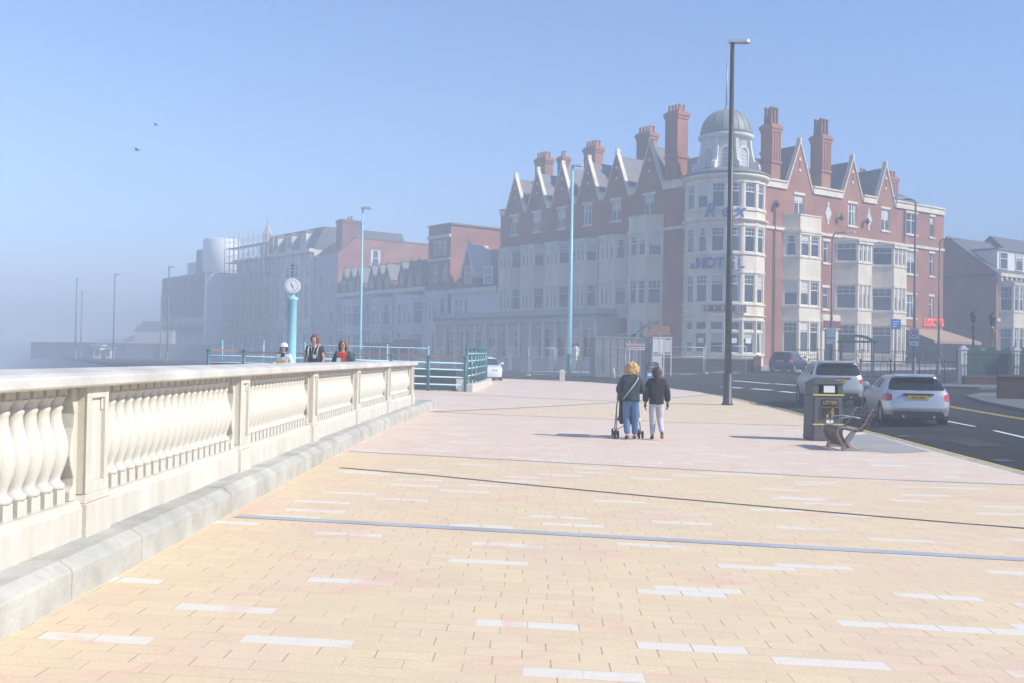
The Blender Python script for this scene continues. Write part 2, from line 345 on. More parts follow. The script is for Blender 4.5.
def window(w, h, lights=1, transom=0, grid=False, fw=.07, name='window'):
    var = _wr.choice((0, 0, 0, 1, 2, 2, 3)) if h > 1.2 else 0
    k = (w, h, lights, transom, grid, fw, var)
    if k not in _win:
        b = MB(); a = w/2
        b.box(-a, -a+fw, -.05, .05, 0, h); b.box(a-fw, a, -.05, .05, 0, h)
        b.box(-a+fw, a-fw, -.048, .048, 0, fw); b.box(-a+fw, a-fw, -.048, .048, h-fw, h)
        for i in range(1, lights):
            x = -a+w*i/lights; b.box(x-fw*.7, x+fw*.7, -.046, .046, fw, h-fw)
        if transom:
            z = h*transom; b.box(-a+fw, a-fw, -.04, .044, z-.035, z+.035)
            if grid:
                lw = w/lights
                for i in range(lights):
                    for q in (1/3, 2/3):
                        x = -a+lw*(i+q); b.box(x-.014, x+.014, -.01, .02, z+.03, h-fw)
                b.box(-a+fw, a-fw, -.01, .018, (z+h)/2-.014, (z+h)/2+.014)
        b.box(-a+fw*.5, a-fw*.5, -.03, 0, fw*.5, h-fw*.5, 1)
        if var in (1, 3):                # roller blind part way down
            b.box(-a+fw, a-fw, 0, .003, h*(.72 if var == 1 else .5), h-fw, 2)
        if var == 2:                     # curtains drawn to the sides
            for sg in (-1, 1): b.prism([(sg*(a-fw), fw), (sg*(a-fw)*.72, fw), (sg*(a-fw)*.6, h*.5), (sg*(a-fw)*.5, h-fw), (sg*(a-fw), h-fw)], 0, .004, 2, axis='y')
        o = b.build('window', ['white_frame', 'glass', 'blind']); _win[k] = o.data; bpy.data.objects.remove(o)
    return _win[k]
def put_window(parent, fr, s, n, z, w, h, **kw):
    me = window(round(w, 2), round(h, 2), **kw)
    o = bpy.data.objects.new('window', me); COL.objects.link(o)
    o.location = fr(s, n, z)-root_loc(parent); o.rotation_euler.z = fr.rot; o.parent = parent
    return o
# ================================================================== SETTING
def interp(pts, t):
    if t <= pts[0][0]: return pts[0][1]
    for (a, b), (c, d) in zip(pts, pts[1:]):
        if t <= c: return b+(d-b)*(t-a)/(c-a)
    return pts[-1][1]
def frange(a, b, st):
    n = max(1, int(math.ceil((b-a)/st))); return [a+(b-a)*i/n for i in range(n+1)]
def struct(mb, name, mats, **kw):
    o = mb.build(name, mats, **kw); o['kind'] = 'structure'; return o
def coast(y): return -26 if y < 70 else -26-(y-70)*.5
# land / asphalt, one sheet
ys = frange(-60, 24, 4)+frange(25, 100, 1.5)+frange(104, 200, 8)+frange(220, 760, 60)
mb = MB(); prev = None
for y in ys:
    xl = coast(y)
    xs = frange(xl, -12, 3.5)[:-1] if xl < -12 else []
    n1 = 6; xs = [xl+(-12-xl)*i/n1 for i in range(n1)]+frange(-12, 5, 1.0)+frange(5.5, 19, .5)+frange(20, 30, 1)+[35, 42, 55, 80, 130, 240, 560]
    row = [mb.pt(x, y, rz(x, y)-(0 if x > -12 else 0)) for x in xs]
    if prev:
        for i in range(len(row)-1): mb.face([prev[i], prev[i+1], row[i+1], row[i]], 0, True)
    prev = row
struct(mb, 'road', ['asphalt'], recalc=False)
# quay edge down to the beach
mb = MB(); prev = None
for y in ys:
    a = mb.pt(coast(y), y, rz(-12, y)+.002); b = mb.pt(coast(y)-1.2, y, -5.6)
    if prev: mb.face([prev[0], a, b, prev[1]])
    prev = (a, b)
struct(mb, 'sea_cliff', ['grey_wall'])
mb = MB()
mb.quad([(-640, -60, -5), (560, -60, -5), (560, 780, -5), (-640, 780, -5)])
struct(mb, 'sea', ['sea'])
# promenade
KERB = [(-25, 5.9), (0, 7.1), (16.5, 8.16), (20.5, 8.46), (25.8, 8.87), (32.7, 9.18), (37.5, 9.22), (43.8, 9.05), (48.3, 8.7), (52.5, 7.9), (56.4, 6.4), (60, 4.9), (62.7, 3.2), (64.6, 1.0), (66.8, -2.2), (68.5, -8)]
def wallx(y): return -3.08+(.34*((y-14)/15)**2 if y > 14 else 0)
LN = {'A': (G(376, 453), G(1024, 485)), 'L': (G(432, 412), G(803, 426)), 'U': (G(432, 412), G(620, 402.5))}
mb = MB(); prev = None
for y in frange(-25, 26, 2)+frange(27, 68.5, .75):
    xl = wallx(y)-.1 if y < 30 else (-3.2 if y < 33 else -9.5); xr = interp(KERB, y)
    if y >= 33: xl = -3.2-(min(y, 36)-33)/3*6.3
    xr2 = xr-.15
    row = [mb.pt(xl+(xr2-xl)*i/14, y, gz(xl+(xr2-xl)*i/14, y)) for i in range(15)]
    if prev:
        for i in range(14): mb.face([prev[i], prev[i+1], row[i+1], row[i]], 0, True)
    prev = row
M['block_paving'] = paving_material(LN)
struct(mb, 'promenade_paving', ['block_paving'], recalc=False)
# kerb along the road, in blocks
kp = []
y = -25.0
pts = [Vector((interp(KERB, yy), yy)) for yy in frange(-25, 68.5, .25)]
L = [0]
for a, b in zip(pts, pts[1:]): L.append(L[-1]+(b-a).length)
def along(d):
    for i in range(len(L)-1):
        if d <= L[i+1]: return pts[i].lerp(pts[i+1], (d-L[i])/(L[i+1]-L[i]))
    return pts[-1]
mb = MB(); d = 0
while d < L[-1]-1:
    p, q = along(d+.006), along(d+.91); t = (q-p).normalized(); nn = Vector((t.y, -t.x))
    ids = []
    for P in (p, q):
        for off, dz in ((-.155, -.2), (-.155, .004), (-.01, .004), (0.004, -.012), (.004, -.2)):
            Q = P+nn*off; ids.append(mb.pt(Q.x, Q.y, gz(P.x, P.y)+dz))
    for i in range(4): mb.face([ids[i], ids[i+1], ids[5+i+1], ids[5+i]], 0)
    mb.face(ids[:5], 0); mb.face(ids[5:][::-1], 0); d += .92
struct(mb, 'kerb', ['kerb_concrete'])
def strip(pts, w, fn, dz, name, m, step=.5, seg=None):
    """ribbon along a polyline of (x,y) laid on the ground"""
    P = [Vector((p[0], p[1])) for p in pts]; S = []
    for a, b in zip(P, P[1:]):
        k = max(1, int((b-a).length/step)); S += [a.lerp(b, i/k) for i in range(k)]
    S.append(P[-1]); mb = MB(); prev = None
    for i, p in enumerate(S):
        t = (S[min(i+1, len(S)-1)]-S[max(i-1, 0)]).normalized(); nn = Vector((-t.y, t.x))*w/2
        a = mb.pt(p.x+nn.x, p.y+nn.y, fn(p.x+nn.x, p.y+nn.y)+dz); b = mb.pt(p.x-nn.x, p.y-nn.y, fn(p.x-nn.x, p.y-nn.y)+dz)
        if prev: mb.face([prev[0], a, b, prev[1]])
        prev = (a, b)
    return struct(mb, name, [m])
def ext(p, q, x):                       # extend the line p->q to x
    return (x, p.y+(q.y-p.y)*(x-p.x)/(q.x-p.x))
p, q = G(250, 517), G(1024, 560)
strip([ext(p, q, -2.6), ext(p, q, 7.4)], .17, gz, .004, 'paving_band', 'band_stone')
p, q = LN['A']
strip([ext(p, q, -2.6), ext(p, q, 7.8)], .10, gz, .004, 'paving_band', 'band_stone')
pp = [G(*a) for a in ((340, 468), (430, 475.5), (500, 482.5), (590, 491), (680, 499.5), (850, 514.5), (1024, 528.5))]
strip([(a.x, a.y) for a in pp]+[(7.5, pp[-1].y-.55)], .06, gz, .006, 'paving_joint', 'joint_dark')
p, q = LN['L']
strip([(p.x-.3, p.y), ext(p, q, 8.7)], .06, gz, .004, 'paving_joint', 'joint_dark')
pp = [G(*a) for a in ((432, 412), (540, 407), (620, 402.5), (672, 398), (720, 394))]
strip([(a.x, a.y) for a in pp], .08, gz, .006, 'paving_joint', 'joint_dark')
# grey paving patch near the kerb where the bench stands
mb = MB()
pk = [(G(840, 449)), G(850, 436), G(868, 434), G(930, 452), G(893, 453.5)]
mb.face([mb.pt(a.x, a.y, gz(a.x, a.y)+.005) for a in pk]); struct(mb, 'paving_patch', ['grey_paving'])
# road paint
def road_pts(lst): return [(a.x, a.y) for a in (G(*p, rz) for p in lst)]
k0 = [(interp(KERB, yy)+.22, yy) for yy in (-20, 0, 16.5, 20.5, 25.8, 32.7, 37.5, 43.8, 47)]
k1 = [(a+.17, b) for a, b in k0]
strip(k0, .08, rz, .012, 'yellow_line', 'road_yellow'); strip(k1, .08, rz, .012, 'yellow_line', 'road_yellow')
yl = road_pts([(1024, 420), (985, 413.5), (950, 407.5), (930, 403)])
strip([(15.6, 20), (15.8, 28)]+yl, .08, rz, .012, 'yellow_line', 'road_yellow')
strip([(15.8, 20), (16.0, 28)]+[(a+.2, b) for a, b in yl], .07, rz, .012, 'yellow_line', 'road_yellow')
def dash(a, b, w=.12):
    P = road_pts([a, b]); strip(P, w, rz, .012, 'road_marking', 'road_white')
dash((947, 421.5), (975, 427)); dash((994, 431), (1026, 438.5))
strip([(11.1, 5), (11.5, 9)], .12, rz, .012, 'road_marking', 'road_white')
strip([(11.9, 14), (12.2, 18)], .12, rz, .012, 'road_marking', 'road_white')
for a, b in (((722, 387), (742, 388.5)), ((752, 389), (772, 390.5)), ((780, 391.5), (794, 393)), ((733, 381), (770, 384)), ((774, 384), (796, 385.5))): dash(a, b, .35)
M['tarmac_patch'] = mat('tarmac_patch', (.05,.05,.052), rough=.95, var=.25, scale=2, spec=.15); M['iron_cover'] = mat('iron_cover', (.06,.055,.05), rough=.6, var=.2, scale=8)
def sheet(pts, name, m, dz=.009):
    mb = MB(); mb.face([mb.pt(x, y, rz(x, y)+dz) for x, y in pts]); struct(mb, name, [m])
for pts in ([(10.4, 17.2), (11.9, 17.5), (12.0, 18.6), (10.5, 18.3)], [(13.6, 24.5), (14.9, 24.7), (15.0, 26.0), (13.7, 25.8)], [(9.9, 22.2), (10.7, 22.3), (10.8, 24.2), (10.0, 24.1)], [(7.5, 54.5), (9.5, 54.0), (9.8, 55.2), (7.8, 55.6)]): sheet(pts, 'road_patch', 'tarmac_patch')
for x, y in ((9.02, 19.2), (9.42, 25.2)): sheet([(x, y), (x+.32, y+.02), (x+.32, y+.47), (x, y+.45)], 'drain_cover', 'iron_cover', .014)
# pavement on the far side of the road and forecourt pavements of the buildings
def slab(poly, name, m, h=.11, fn=rz, step=1.5):
    """raised pavement following the ground"""
    bm = bmesh.new(); vs = [bm.verts.new((x, y, 0)) for x, y in poly]; f = bm.faces.new(vs)
    x0, x1 = min(p[0] for p in poly), max(p[0] for p in poly); y0, y1 = min(p[1] for p in poly), max(p[1] for p in poly)
    x = x0+step
    while x < x1: bmesh.ops.bisect_plane(bm, geom=bm.verts[:]+bm.edges[:]+bm.faces[:], plane_co=(x, 0, 0), plane_no=(1, 0, 0)); x += step
    y = y0+step
    while y < y1: bmesh.ops.bisect_plane(bm, geom=bm.verts[:]+bm.edges[:]+bm.faces[:], plane_co=(0, y, 0), plane_no=(0, 1, 0)); y += step
    r = bmesh.ops.extrude_face_region(bm, geom=bm.faces[:])
    top = [g for g in r['geom'] if isinstance(g, bmesh.types.BMVert)]; ts = set(top)
    for v in bm.verts:
        v.co.z = fn(v.co.x, v.co.y)+(h if v in ts else -.1)
    bmesh.ops.recalc_face_normals(bm, faces=bm.faces)
    me = bpy.data.meshes.new(name); bm.to_mesh(me); bm.free(); me.materials.append(M[m])
    o = bpy.data.objects.new(name, me); COL.objects.link(o); o['kind'] = 'structure'; return o
slab([(16.4, 15), (16.7, 26), (17.1, 33), (18.0, 39.5), (19.0, 43.5), (20.8, 46), (24, 47.5), (34, 49), (34, 15)], 'far_pavement', 'pavement_dark', step=2)
HC = Vector((17.3, 84.3)); UL = Vector((-.61, .79)).normalized(); UR = Vector((.81, .586)).normalized()
NL = Vector((-UL.y, UL.x)); NL = NL if NL.x < 0 else -NL
NR = Vector((UR.y, -UR.x))
def LP(t, n): return HC+UL*t+NL*n      # point beside the left facade
def RP(t, n): return HC+UR*t+NR*n
slab([tuple(LP(90, 9)), tuple(LP(40, 10)), tuple(LP(14, 11)), tuple(LP(3, 11.5)), tuple(HC+NL*8+NR*7), tuple(RP(6, 9.5)), tuple(RP(22, 8.5)), tuple(RP(31.5, 8.0)), tuple(RP(31.5, -2)), tuple(HC+UR*2), tuple(LP(6, -2)), tuple(LP(90, -2))], 'pavement', 'grey_paving', step=4)
slab([tuple(RP(39.5, 8)), tuple(RP(75, 8)), tuple(RP(75, -2)), tuple(RP(39.5, -2))], 'pavement', 'grey_paving', step=4)
slab([(21.2, 52.2), (23.2, 51.5), (28, 52.5), (38, 56), (36, 64), (24.5, 57.5)], 'island_pavement', 'pavement_dark', step=2)
# terrace behind the balustrade
mb = MB(); mb.box(-25.9, -3.3, -25, 32.5, -.5, .45); struct(mb, 'upper_terrace', ['grey_paving'])
# haze
hz = bpy.data.materials.new('sea_haze'); hz.use_nodes = True; n = hz.node_tree.nodes; l = hz.node_tree.links; n.clear()
pv = n.new('ShaderNodeVolumePrincipled'); o_ = n.new('ShaderNodeOutputMaterial'); l.new(pv.outputs[0], o_.inputs['Volume'])
HAZE = .0061
pv.inputs['Color'].default_value = (.525, .595, .69, 1); pv.inputs['Density'].default_value = HAZE; pv.inputs['Anisotropy'].default_value = -.38
mb = MB(); mb.box(-700, 640, -75, 800, -7, 29.5); o = mb.build('haze', [hz]); o['kind'] = 'stuff'
o['label'] = 'pale blue sea mist over the seafront'
# ================================================================== BALUSTRADE
PY = [3.35+4.15*i for i in range(-2, 7)]
bal = thing('stone_balustrade', (wallx(15), 15, gz(-3, 15)), 'long cream stone balustrade with rounded balusters beside the promenade', 'balustrade')
KH = .24                               # kerb step height
# kerb step: blocks with a chamfered lip
mb = MB(); y = -24.0; rnd = random.Random(3)
while y < 31.2:
    ln = 1.22; y1 = min(y+ln, 31.3)
    def xo(yy): return wallx(yy)+.37
    a, b = y+.008, y1-.008; j = rnd.uniform(-.006, .006); jz = rnd.uniform(-.004, .004)
    ids = []
    for Y in (a, b):
        g = gz(-3, Y)
        for x, z in ((wallx(Y)-.1, g-.1), (wallx(Y)-.1, g+KH+.012+jz), (xo(Y)-.085+j, g+KH+jz), (xo(Y)-.012+j, g+KH-.05+jz), (xo(Y)+j, g+KH-.065+jz), (xo(Y)+j, g-.1)):
            ids.append(mb.pt(x, Y, z))
    for i in range(5): mb.face([ids[i], ids[i+1], ids[7+i], ids[6+i]], 0)
    mb.face(ids[:6], 0); mb.face(ids[6:][::-1], 0); y += ln
struct(mb, 'kerb_step', ['kerb_concrete'], bevel=.008)
def seg_frame(ya, yb):
    a = Vector((wallx(ya), ya)); b = Vector((wallx(yb), yb)); u = (b-a).normalized()
    return Fr(a, u, (u.y, -u.x)), (b-a).length      # outward = +x, towards the promenade
bp = MB()                                   # one baluster, local origin at its foot
bp.box(-.064, .064, -.066, .066, 0, .10)
bp.lathe([(.070, 0), (.078, .012), (.078, .035), (.062, .045), (.052, .060), (.050, .075), (.060, .11), (.080, .17), (.094, .235), (.097, .28), (.090, .335), (.074, .395), (.058, .445), (.050, .49), (.049, .535),
          (.056, .548), (.056, .565), (.050, .572), (.056, .60), (.072, .625), (.080, .635)], z=.10, seg=16, sx=1.06, sy=1.06)
bp.box(-.064, .064, -.066, .066, .735, .80)
bo = bp.build('baluster', ['white_stone']); bmesh_data = bo.data; bpy.data.objects.remove(bo)
rest = MB()
cop_pts = []
for i, (ya, yb) in enumerate(zip(PY, PY[1:])):
    fr, L_ = seg_frame(ya, yb); g0, g1 = gz(-3, ya), gz(-3, yb); zb = min(g0, g1)
    base = (g0+g1)/2+KH
    mb = MB(fr)                              # plinth with sloped top edge, in stones
    s = .22; k = 5
    for q in range(k):
        s0 = .2+(L_-.4)*q/k+.003; s1 = .2+(L_-.4)*(q+1)/k-.003
        mb.prism([(.10, base-.1), (.10, base+.21), (.075, base+.255), (.06, base+.262), (-.16, base+.262), (-.16, base-.1)], s0, s1, axis='x')
    mb.build('plinth', ['white_stone'], bal, bevel=.006)
    n = 19
    for q in range(n):
        s = .29+(L_-.58)*(q+.5)/n
        if not 2 <= i <= 6:
            rest.add_mesh(bmesh_data, Matrix.Translation(fr(s, -.045, base+.262)) @ Matrix.Rotation(fr.rot, 4, 'Z')); continue
        o = bpy.data.objects.new('baluster', bmesh_data); COL.objects.link(o); o.parent = bal
        o.location = fr(s, -.045, base+.262)-root_loc(bal); o.rotation_euler.z = random.uniform(0, 3)*0+fr.rot
ro = rest.build('balusters', ['white_stone'], bal); ro['kind'] = 'stuff'
for q in ro.data.polygons: q.use_smooth = len(q.vertices) == 4 and q.area < .004
TOPZ = .262+.80
for i, yy in enumerate(PY):
    fr, L_ = seg_frame(yy-.5, yy+.5); g = gz(-3, yy)+KH; c = .5
    mb = MB(fr)
    z1 = g+TOPZ
    h = .19
    mb.prism([(c-h-.03, g-.1), (c+h+.03, g-.1), (c+h+.03, g+.24), (c-h-.03, g+.24)], -.20, .135, axis='y')     # base block
    mb.prism([(c-h-.03, .0+g+.24), (c+h+.03, g+.24), (c+h, g+.30), (c-h, g+.30)], -.18, .12, axis='y')
    # shaft: frame round a sunk panel
    mb.box(c-h, c+h, -.16, .085, g+.30, z1)
    for (a, b, z0, z2) in ((c-h, c-h+.07, g+.30, z1), (c+h-.07, c+h, g+.30, z1), (c-h+.07, c+h-.07, z1-.09, z1), (c-h+.07, c+h-.07, g+.30, g+.38)):
        mb.box(a, b, .085, .112, z0, z2)
    mb.box(c-h+.07, c-h+.10, .085, .1, z1-.18, z1-.09); mb.box(c+h-.10, c+h-.07, .085, .1, z1-.18, z1-.09)
    # scrolled half baluster on each cheek
    for sg in (-1, 1):
        pr = [(0, .262), (.10, .262), (.10, .33), (.05, .36), (.045, .42), (.09, .50), (.115, .58), (.10, .68), (.06, .77), (.05, .87), (.075, .93), (.10, .96), (.10, 1.05), (0, 1.05)]
        mb.prism([(c+sg*(h-.01+p_[0]), g+p_[1]) for p_ in pr], -.10, .04, axis='y')
    mb.build('pier', ['white_stone'], bal, bevel=.007)
# coping in stones, ridged
mb = MB(); y = PY[0]-.35; rnd = random.Random(5)
while y < PY[-1]+.30:
    y1 = min(y+1.38, PY[-1]+.34)
    if y1-y < .3: break
    ids = []
    for Y in (y+.003, y1-.003):
        z = gz(-3, Y)+KH+TOPZ
        for dx, dz in ((-.27, -.005), (-.27, .085), (-.22, .10), (-.05, .125), (.14, .098), (.19, .075), (.19, .008), (.15, -.005)):
            ids.append(mb.pt(wallx(Y)+dx, Y, z+dz))
    for i in range(8): mb.face([ids[i], ids[(i+1) % 8], ids[8+(i+1) % 8], ids[8+i]], 0)
    mb.face(ids[:8], 0); mb.face(ids[8:][::-1], 0); y = y1
mb.build('coping', ['coping_stone'], bal, bevel=.008)
# ================================================================== HOTEL
FLl = Fr(HC, UL, NL); FRr = Fr(HC, UR, NR)
ZB = .6
hotel = thing('hotel', (HC.x, HC.y, .9), 'four storey red brick hotel with cream bays, pointed gables and domed corner tower', 'hotel')
ZC = 16.4                               # wall head (fascia)
Ztop = 17.1
def gable_panel(mb, c, hw, z0, z1, m=0, mt=1, n=0.0):
    """brick gable triangle with white coping, standing on the wall head"""
    mb.prism([(c-hw, z0), (c+hw, z0), (c+.22, z1-.5), (c, z1-.15), (c-.22, z1-.5)], n-.3, n, m, axis='y')
    for sg in (-1, 1):
        mb.prism([(c+sg*(hw+.13), z0+.0), (c+sg*(hw+.01), z0+.0), (c, z1-.18), (c, z1+.08)], n-.34, n+.09, mt, axis='y')
    mb.box(c-.09, c+.09, n-.32, n+.12, z1-.1, z1+.28, mt)
    zc = z0+(z1-z0)*.42
    mb.lathe([(0.001, 0), (.13, 0), (.13, .08), (0.001, .08)], c, n, zc+.55, 10, mt) if False else None
    for dz in (.0, .95): mb.prism([(c-.12, zc+dz-.12), (c+.12, zc+dz-.12), (c+.12, zc+dz+.12), (c-.12, zc+dz+.12)], n, n+.05, mt, axis='y')
    mb.box(c-.03, c+.03, n, n+.03, zc+.12, zc+.83, 2)
Gl = [(8.9, 1.75, 20.9), (13.1, 1.6, 20.6), (17.0, 1.6, 20.6), (20.8, 1.6, 20.6), (24.6, 1.6, 20.5), (28.2, 1.6, 20.4)]
Gr = [(9.0, 1.75, 20.8), (16.4, 1.5, 20.3), (21.4, 1.5, 20.3)]
def eave_run(fr, s0, s1, gables, root):
    """white parapet band interrupted by gables"""
    s = s0
    for c, hw, zt in sorted(gables)+[(s1+5, 5, 0)]:
        e = min(c-hw-.02, s1)
        if e > s:
            mb = MB(fr); mb.box(s, e, -.3, .16, ZC, Ztop, 0); mb.box(s, e, .163, .26, Ztop-.16, Ztop-.02, 0); mb.build('parapet', ['cream_wall'], root)
        s = c+hw+.02
def bays_and_wall(fr, root, s0, s1, ops, gables, bands):
    mb = MB(fr)
    mb.panel(s0, s1, ZB, ZC, ops, 0, .22, 0)
    for c, hw, zt in gables: gable_panel(mb, c, hw, ZC+.002, zt, 0, 1)
    for (a, b, z, h, d) in bands: mb.box(a, b, 0, d, z, z+h, 1)
    return mb.build('wall', ['red_brick', 'cream_wall', 'dark_metal'], root)
# left facade ------------------------------------------------
opsL = []; winL = []
for c, hw, zt in Gl:
    opsL.append((c-.62, c+.62, 14.25, 16.15)); winL.append((c, 14.25, 1.24, 1.9, 2))
bandsL = [(3.2, 30.6, 12.85, .25, .14)]+[(c-.8, c+.8, 16.15, .24, .05) for c, _, _ in Gl]+[(c-.75, c+.75, 14.1, .14, .1) for c, _, _ in Gl]
bays_and_wall(FLl, hotel, 2.0, 30.6, opsL, Gl, bandsL)
for c, z, w_, h, L_ in winL: put_window(hotel, FLl, c, -.12, z, w_, h, lights=L_, transom=.68)
eave_run(FLl, 2.4, 30.6, Gl, hotel)
# right facade
opsR = [(9.0-.62, 9.0+.62, 14.2, 16.1), (16.4-.6, 16.4+.6, 14.1, 16.1), (21.4-.6, 21.4+.6, 14.1, 16.1)]
winR = [(9.0, 14.2, 1.24, 1.9, 2), (16.4, 14.1, 1.2, 2.0, 2), (21.4, 14.1, 1.2, 2.0, 2)]
for z, h in ((10.5, 1.9), (6.4, 1.9)):
    opsR.append((12.35, 13.15, z, z+h)); winR.append((12.75, z, .8, h, 1))
for s in (25.6, 29.0):
    for z, h in ((14.1, 2.0), (10.3, 2.2), (6.1, 2.2)):
        if s > 27: opsR.append((s-.38, s+.38, z, z+h)); winR.append((s, z, .76, h, 1))
        else:
            opsR.append((s-.85, s+.85, z, z+h)); winR.append((s, z, 1.7, h, 2))
bandsR = [(2.8, 31, 12.85, .25, .14)]+[(c-w_/2-.12, c+w_/2+.12, z+h, .22, .05) for c, z, w_, h, _ in winR]+[(c-w_/2-.12, c+w_/2+.12, z-.16, .16, .1) for c, z, w_, h, _ in winR]
bandsR += [(2.8, 4.0, 16.0, .38, .06)]
bays_and_wall(FRr, hotel, 2.0, 31.0, opsR, Gr, bandsR)
for c, z, w_, h, L_ in winR: put_window(hotel, FRr, c, -.12, z, w_, h, lights=L_, transom=.66)
eave_run(FRr, 2.4, 31.0, Gr, hotel)
# end walls and back, closed volume
mb = MB()
e1, e2 = RP(31, 0), RP(31, -13); f1, f2 = LP(30.6, 0), LP(30.6, -12); bk = HC-NL*12-NR*13
for a, b in ((e1, e2), (e2, bk), (bk, f2), (f2, f1)):
    mb.quad([(a.x, a.y, ZB), (b.x, b.y, ZB), (b.x, b.y, ZC), (a.x, a.y, ZC)])
mb.build('back_wall', ['red_brick'], hotel)
mb = MB()                               # roof: two ridged wings meeting behind the tower, hipped right end
def P3(v, z): return (v.x, v.y, z)
rl0, rl1 = LP(3.0, -4.5), LP(30.6, -4.5); rr0, rr1 = RP(3.5, -4.5), RP(25.0, -4.5)
ZR = 19.9
mb.quad([P3(LP(1.5, -.25), 16.6), P3(LP(30.6, -.25), 16.6), P3(rl1, ZR), P3(rl0, ZR)])
mb.quad([P3(rl0, ZR), P3(rl1, ZR), P3(LP(30.6, -9), 16.6), P3(LP(8, -9), 16.6)])
mb.face([mb.pt(*P3(LP(30.6, -.2), 16.6)), mb.pt(*P3(rl1, ZR)), mb.pt(*P3(LP(30.6, -9), 16.6))])
mb.quad([P3(RP(1.5, -.25), 16.6), P3(RP(31.0, -.25), 16.6), P3(rr1, ZR), P3(rr0, ZR)])
mb.quad([P3(rr0, ZR), P3(rr1, ZR), P3(RP(31.0, -9), 16.6), P3(RP(8, -9), 16.6)])
mb.face([mb.pt(*P3(RP(31.0, -.2), 16.6)), mb.pt(*P3(rr1, ZR)), mb.pt(*P3(RP(31.0, -9), 16.6))])
mb.quad([P3(rl0, ZR), P3(rr0, ZR), P3(RP(1.5, -.25), 16.6), P3(LP(1.5, -.25), 16.6)])
# gable roofs running back to the main slope
for fr, gs in ((FLl, Gl), (FRr, Gr)):
    for c, hw, zt in gs:
        for sg in (-1, 1):
            mb.quad([fr(c, -.35, zt-.35), fr(c+sg*(hw+.1), -.35, 16.7), fr(c+sg*(hw+.1), -.6, 16.75), fr(c, -4.6, zt-.35)])
roof = mb.build('roof', ['slate'], hotel, recalc=False)
def chimney(name, x, y, w, d, z0, z1, pots, u, spire=False, m='red_brick'):
    fr = Fr((x, y), (u.x, u.y)); mb = MB(fr)
    mb.box(-w/2, w/2, -d/2, d/2, z0, z1-.9)
    h = z1-z0
    mb.box(-w/2-.1, w/2+.1, -d/2-.1, d/2+.1, z0+h*.45, z0+h*.45+.22)
    mb.box(-w/2-.08, w/2+.08, -d/2-.08, d/2+.08, z1-1.0, z1-.75); mb.box(-w/2-.16, w/2+.16, -d/2-.16, d/2+.16, z1-.75, z1-.5); mb.box(-w/2-.05, w/2+.05, -d/2-.05, d/2+.05, z1-.5, z1-.35)
    for k in range(pots+1):             # pilaster ribs
        s = -w/2+.08+(w-.16)*k/pots
        mb.box(s-.07, s+.07, -d/2-.05, -d/2, z0+h*.5, z1-1.0); mb.box(s-.07, s+.07, d/2, d/2+.05, z0+h*.5, z1-1.0)
    st = mb.build('chimney', [m], roof)
    mb = MB(fr)
    for k in range(pots):
        s = -w/2+w*(k+.5)/pots; r = min(.15, w/pots*.36)
        for q in ((-d/4, d/4) if d > .9 else (0,)):
            hh = 1.5 if spire else .62
            mb.lathe([(r*1.15, 0), (r*1.1, .1), (r*.85, hh*.6), (r*.75, hh*.85), (r*1.05, hh*.9), (r*1.05, hh), (r*.6, hh)], s, q, z1-.36, 9)
    mb.build('chimney_pot', ['chimney_pot' if not spire else 'dull_brick'], roof)
def pxL(px, n):                         # t along left facade set back n seen at picture column px
    best = min(range(0, 400), key=lambda i: abs((lambda p: 512+FP*p.x/p.y)(LP(i/10, n))-px)); return LP(best/10, n)
def pxR(px, n):
    best = min(range(0, 400), key=lambda i: abs((lambda p: 512+FP*p.x/p.y)(RP(i/10, n))-px)); return RP(best/10, n)
for px, n, w_, d_, zt, pots, sp in ((673.5, -.8, 1.5, 1.2, 23.5, 4, False), (644, -4.5, 1.7, 1.0, 23.4, 4, False), (590.5, -4.5, 1.7, 1.0, 23.2, 4, False), (560.5, -4.5, .8, .9, 22.9, 2, False), (541, -4.5, 1.7, 1.0, 23.2, 4, False)):
    p = pxL(px, n); chimney('c', p.x, p.y, w_, d_, 15.5, zt, pots, UL.lerp(UR, .0))
p = pxR(768, -.75); chimney('c', p.x, p.y, 1.15, 1.15, 15.5, 22.2, 3, UR, True)
p = pxR(818.5, -.75); chimney('c', p.x, p.y, 1.25, 1.2, 15.5, 22.2, 3, UR, True)
p = pxR(883, -5.0); chimney('c', p.x, p.y, 3.0, 1.0, 15.5, 21.0, 6, UR)
p = pxR(861, -6.5); chimney('c', p.x, p.y, 1.0, .9, 15.5, 21.2, 3, UR)
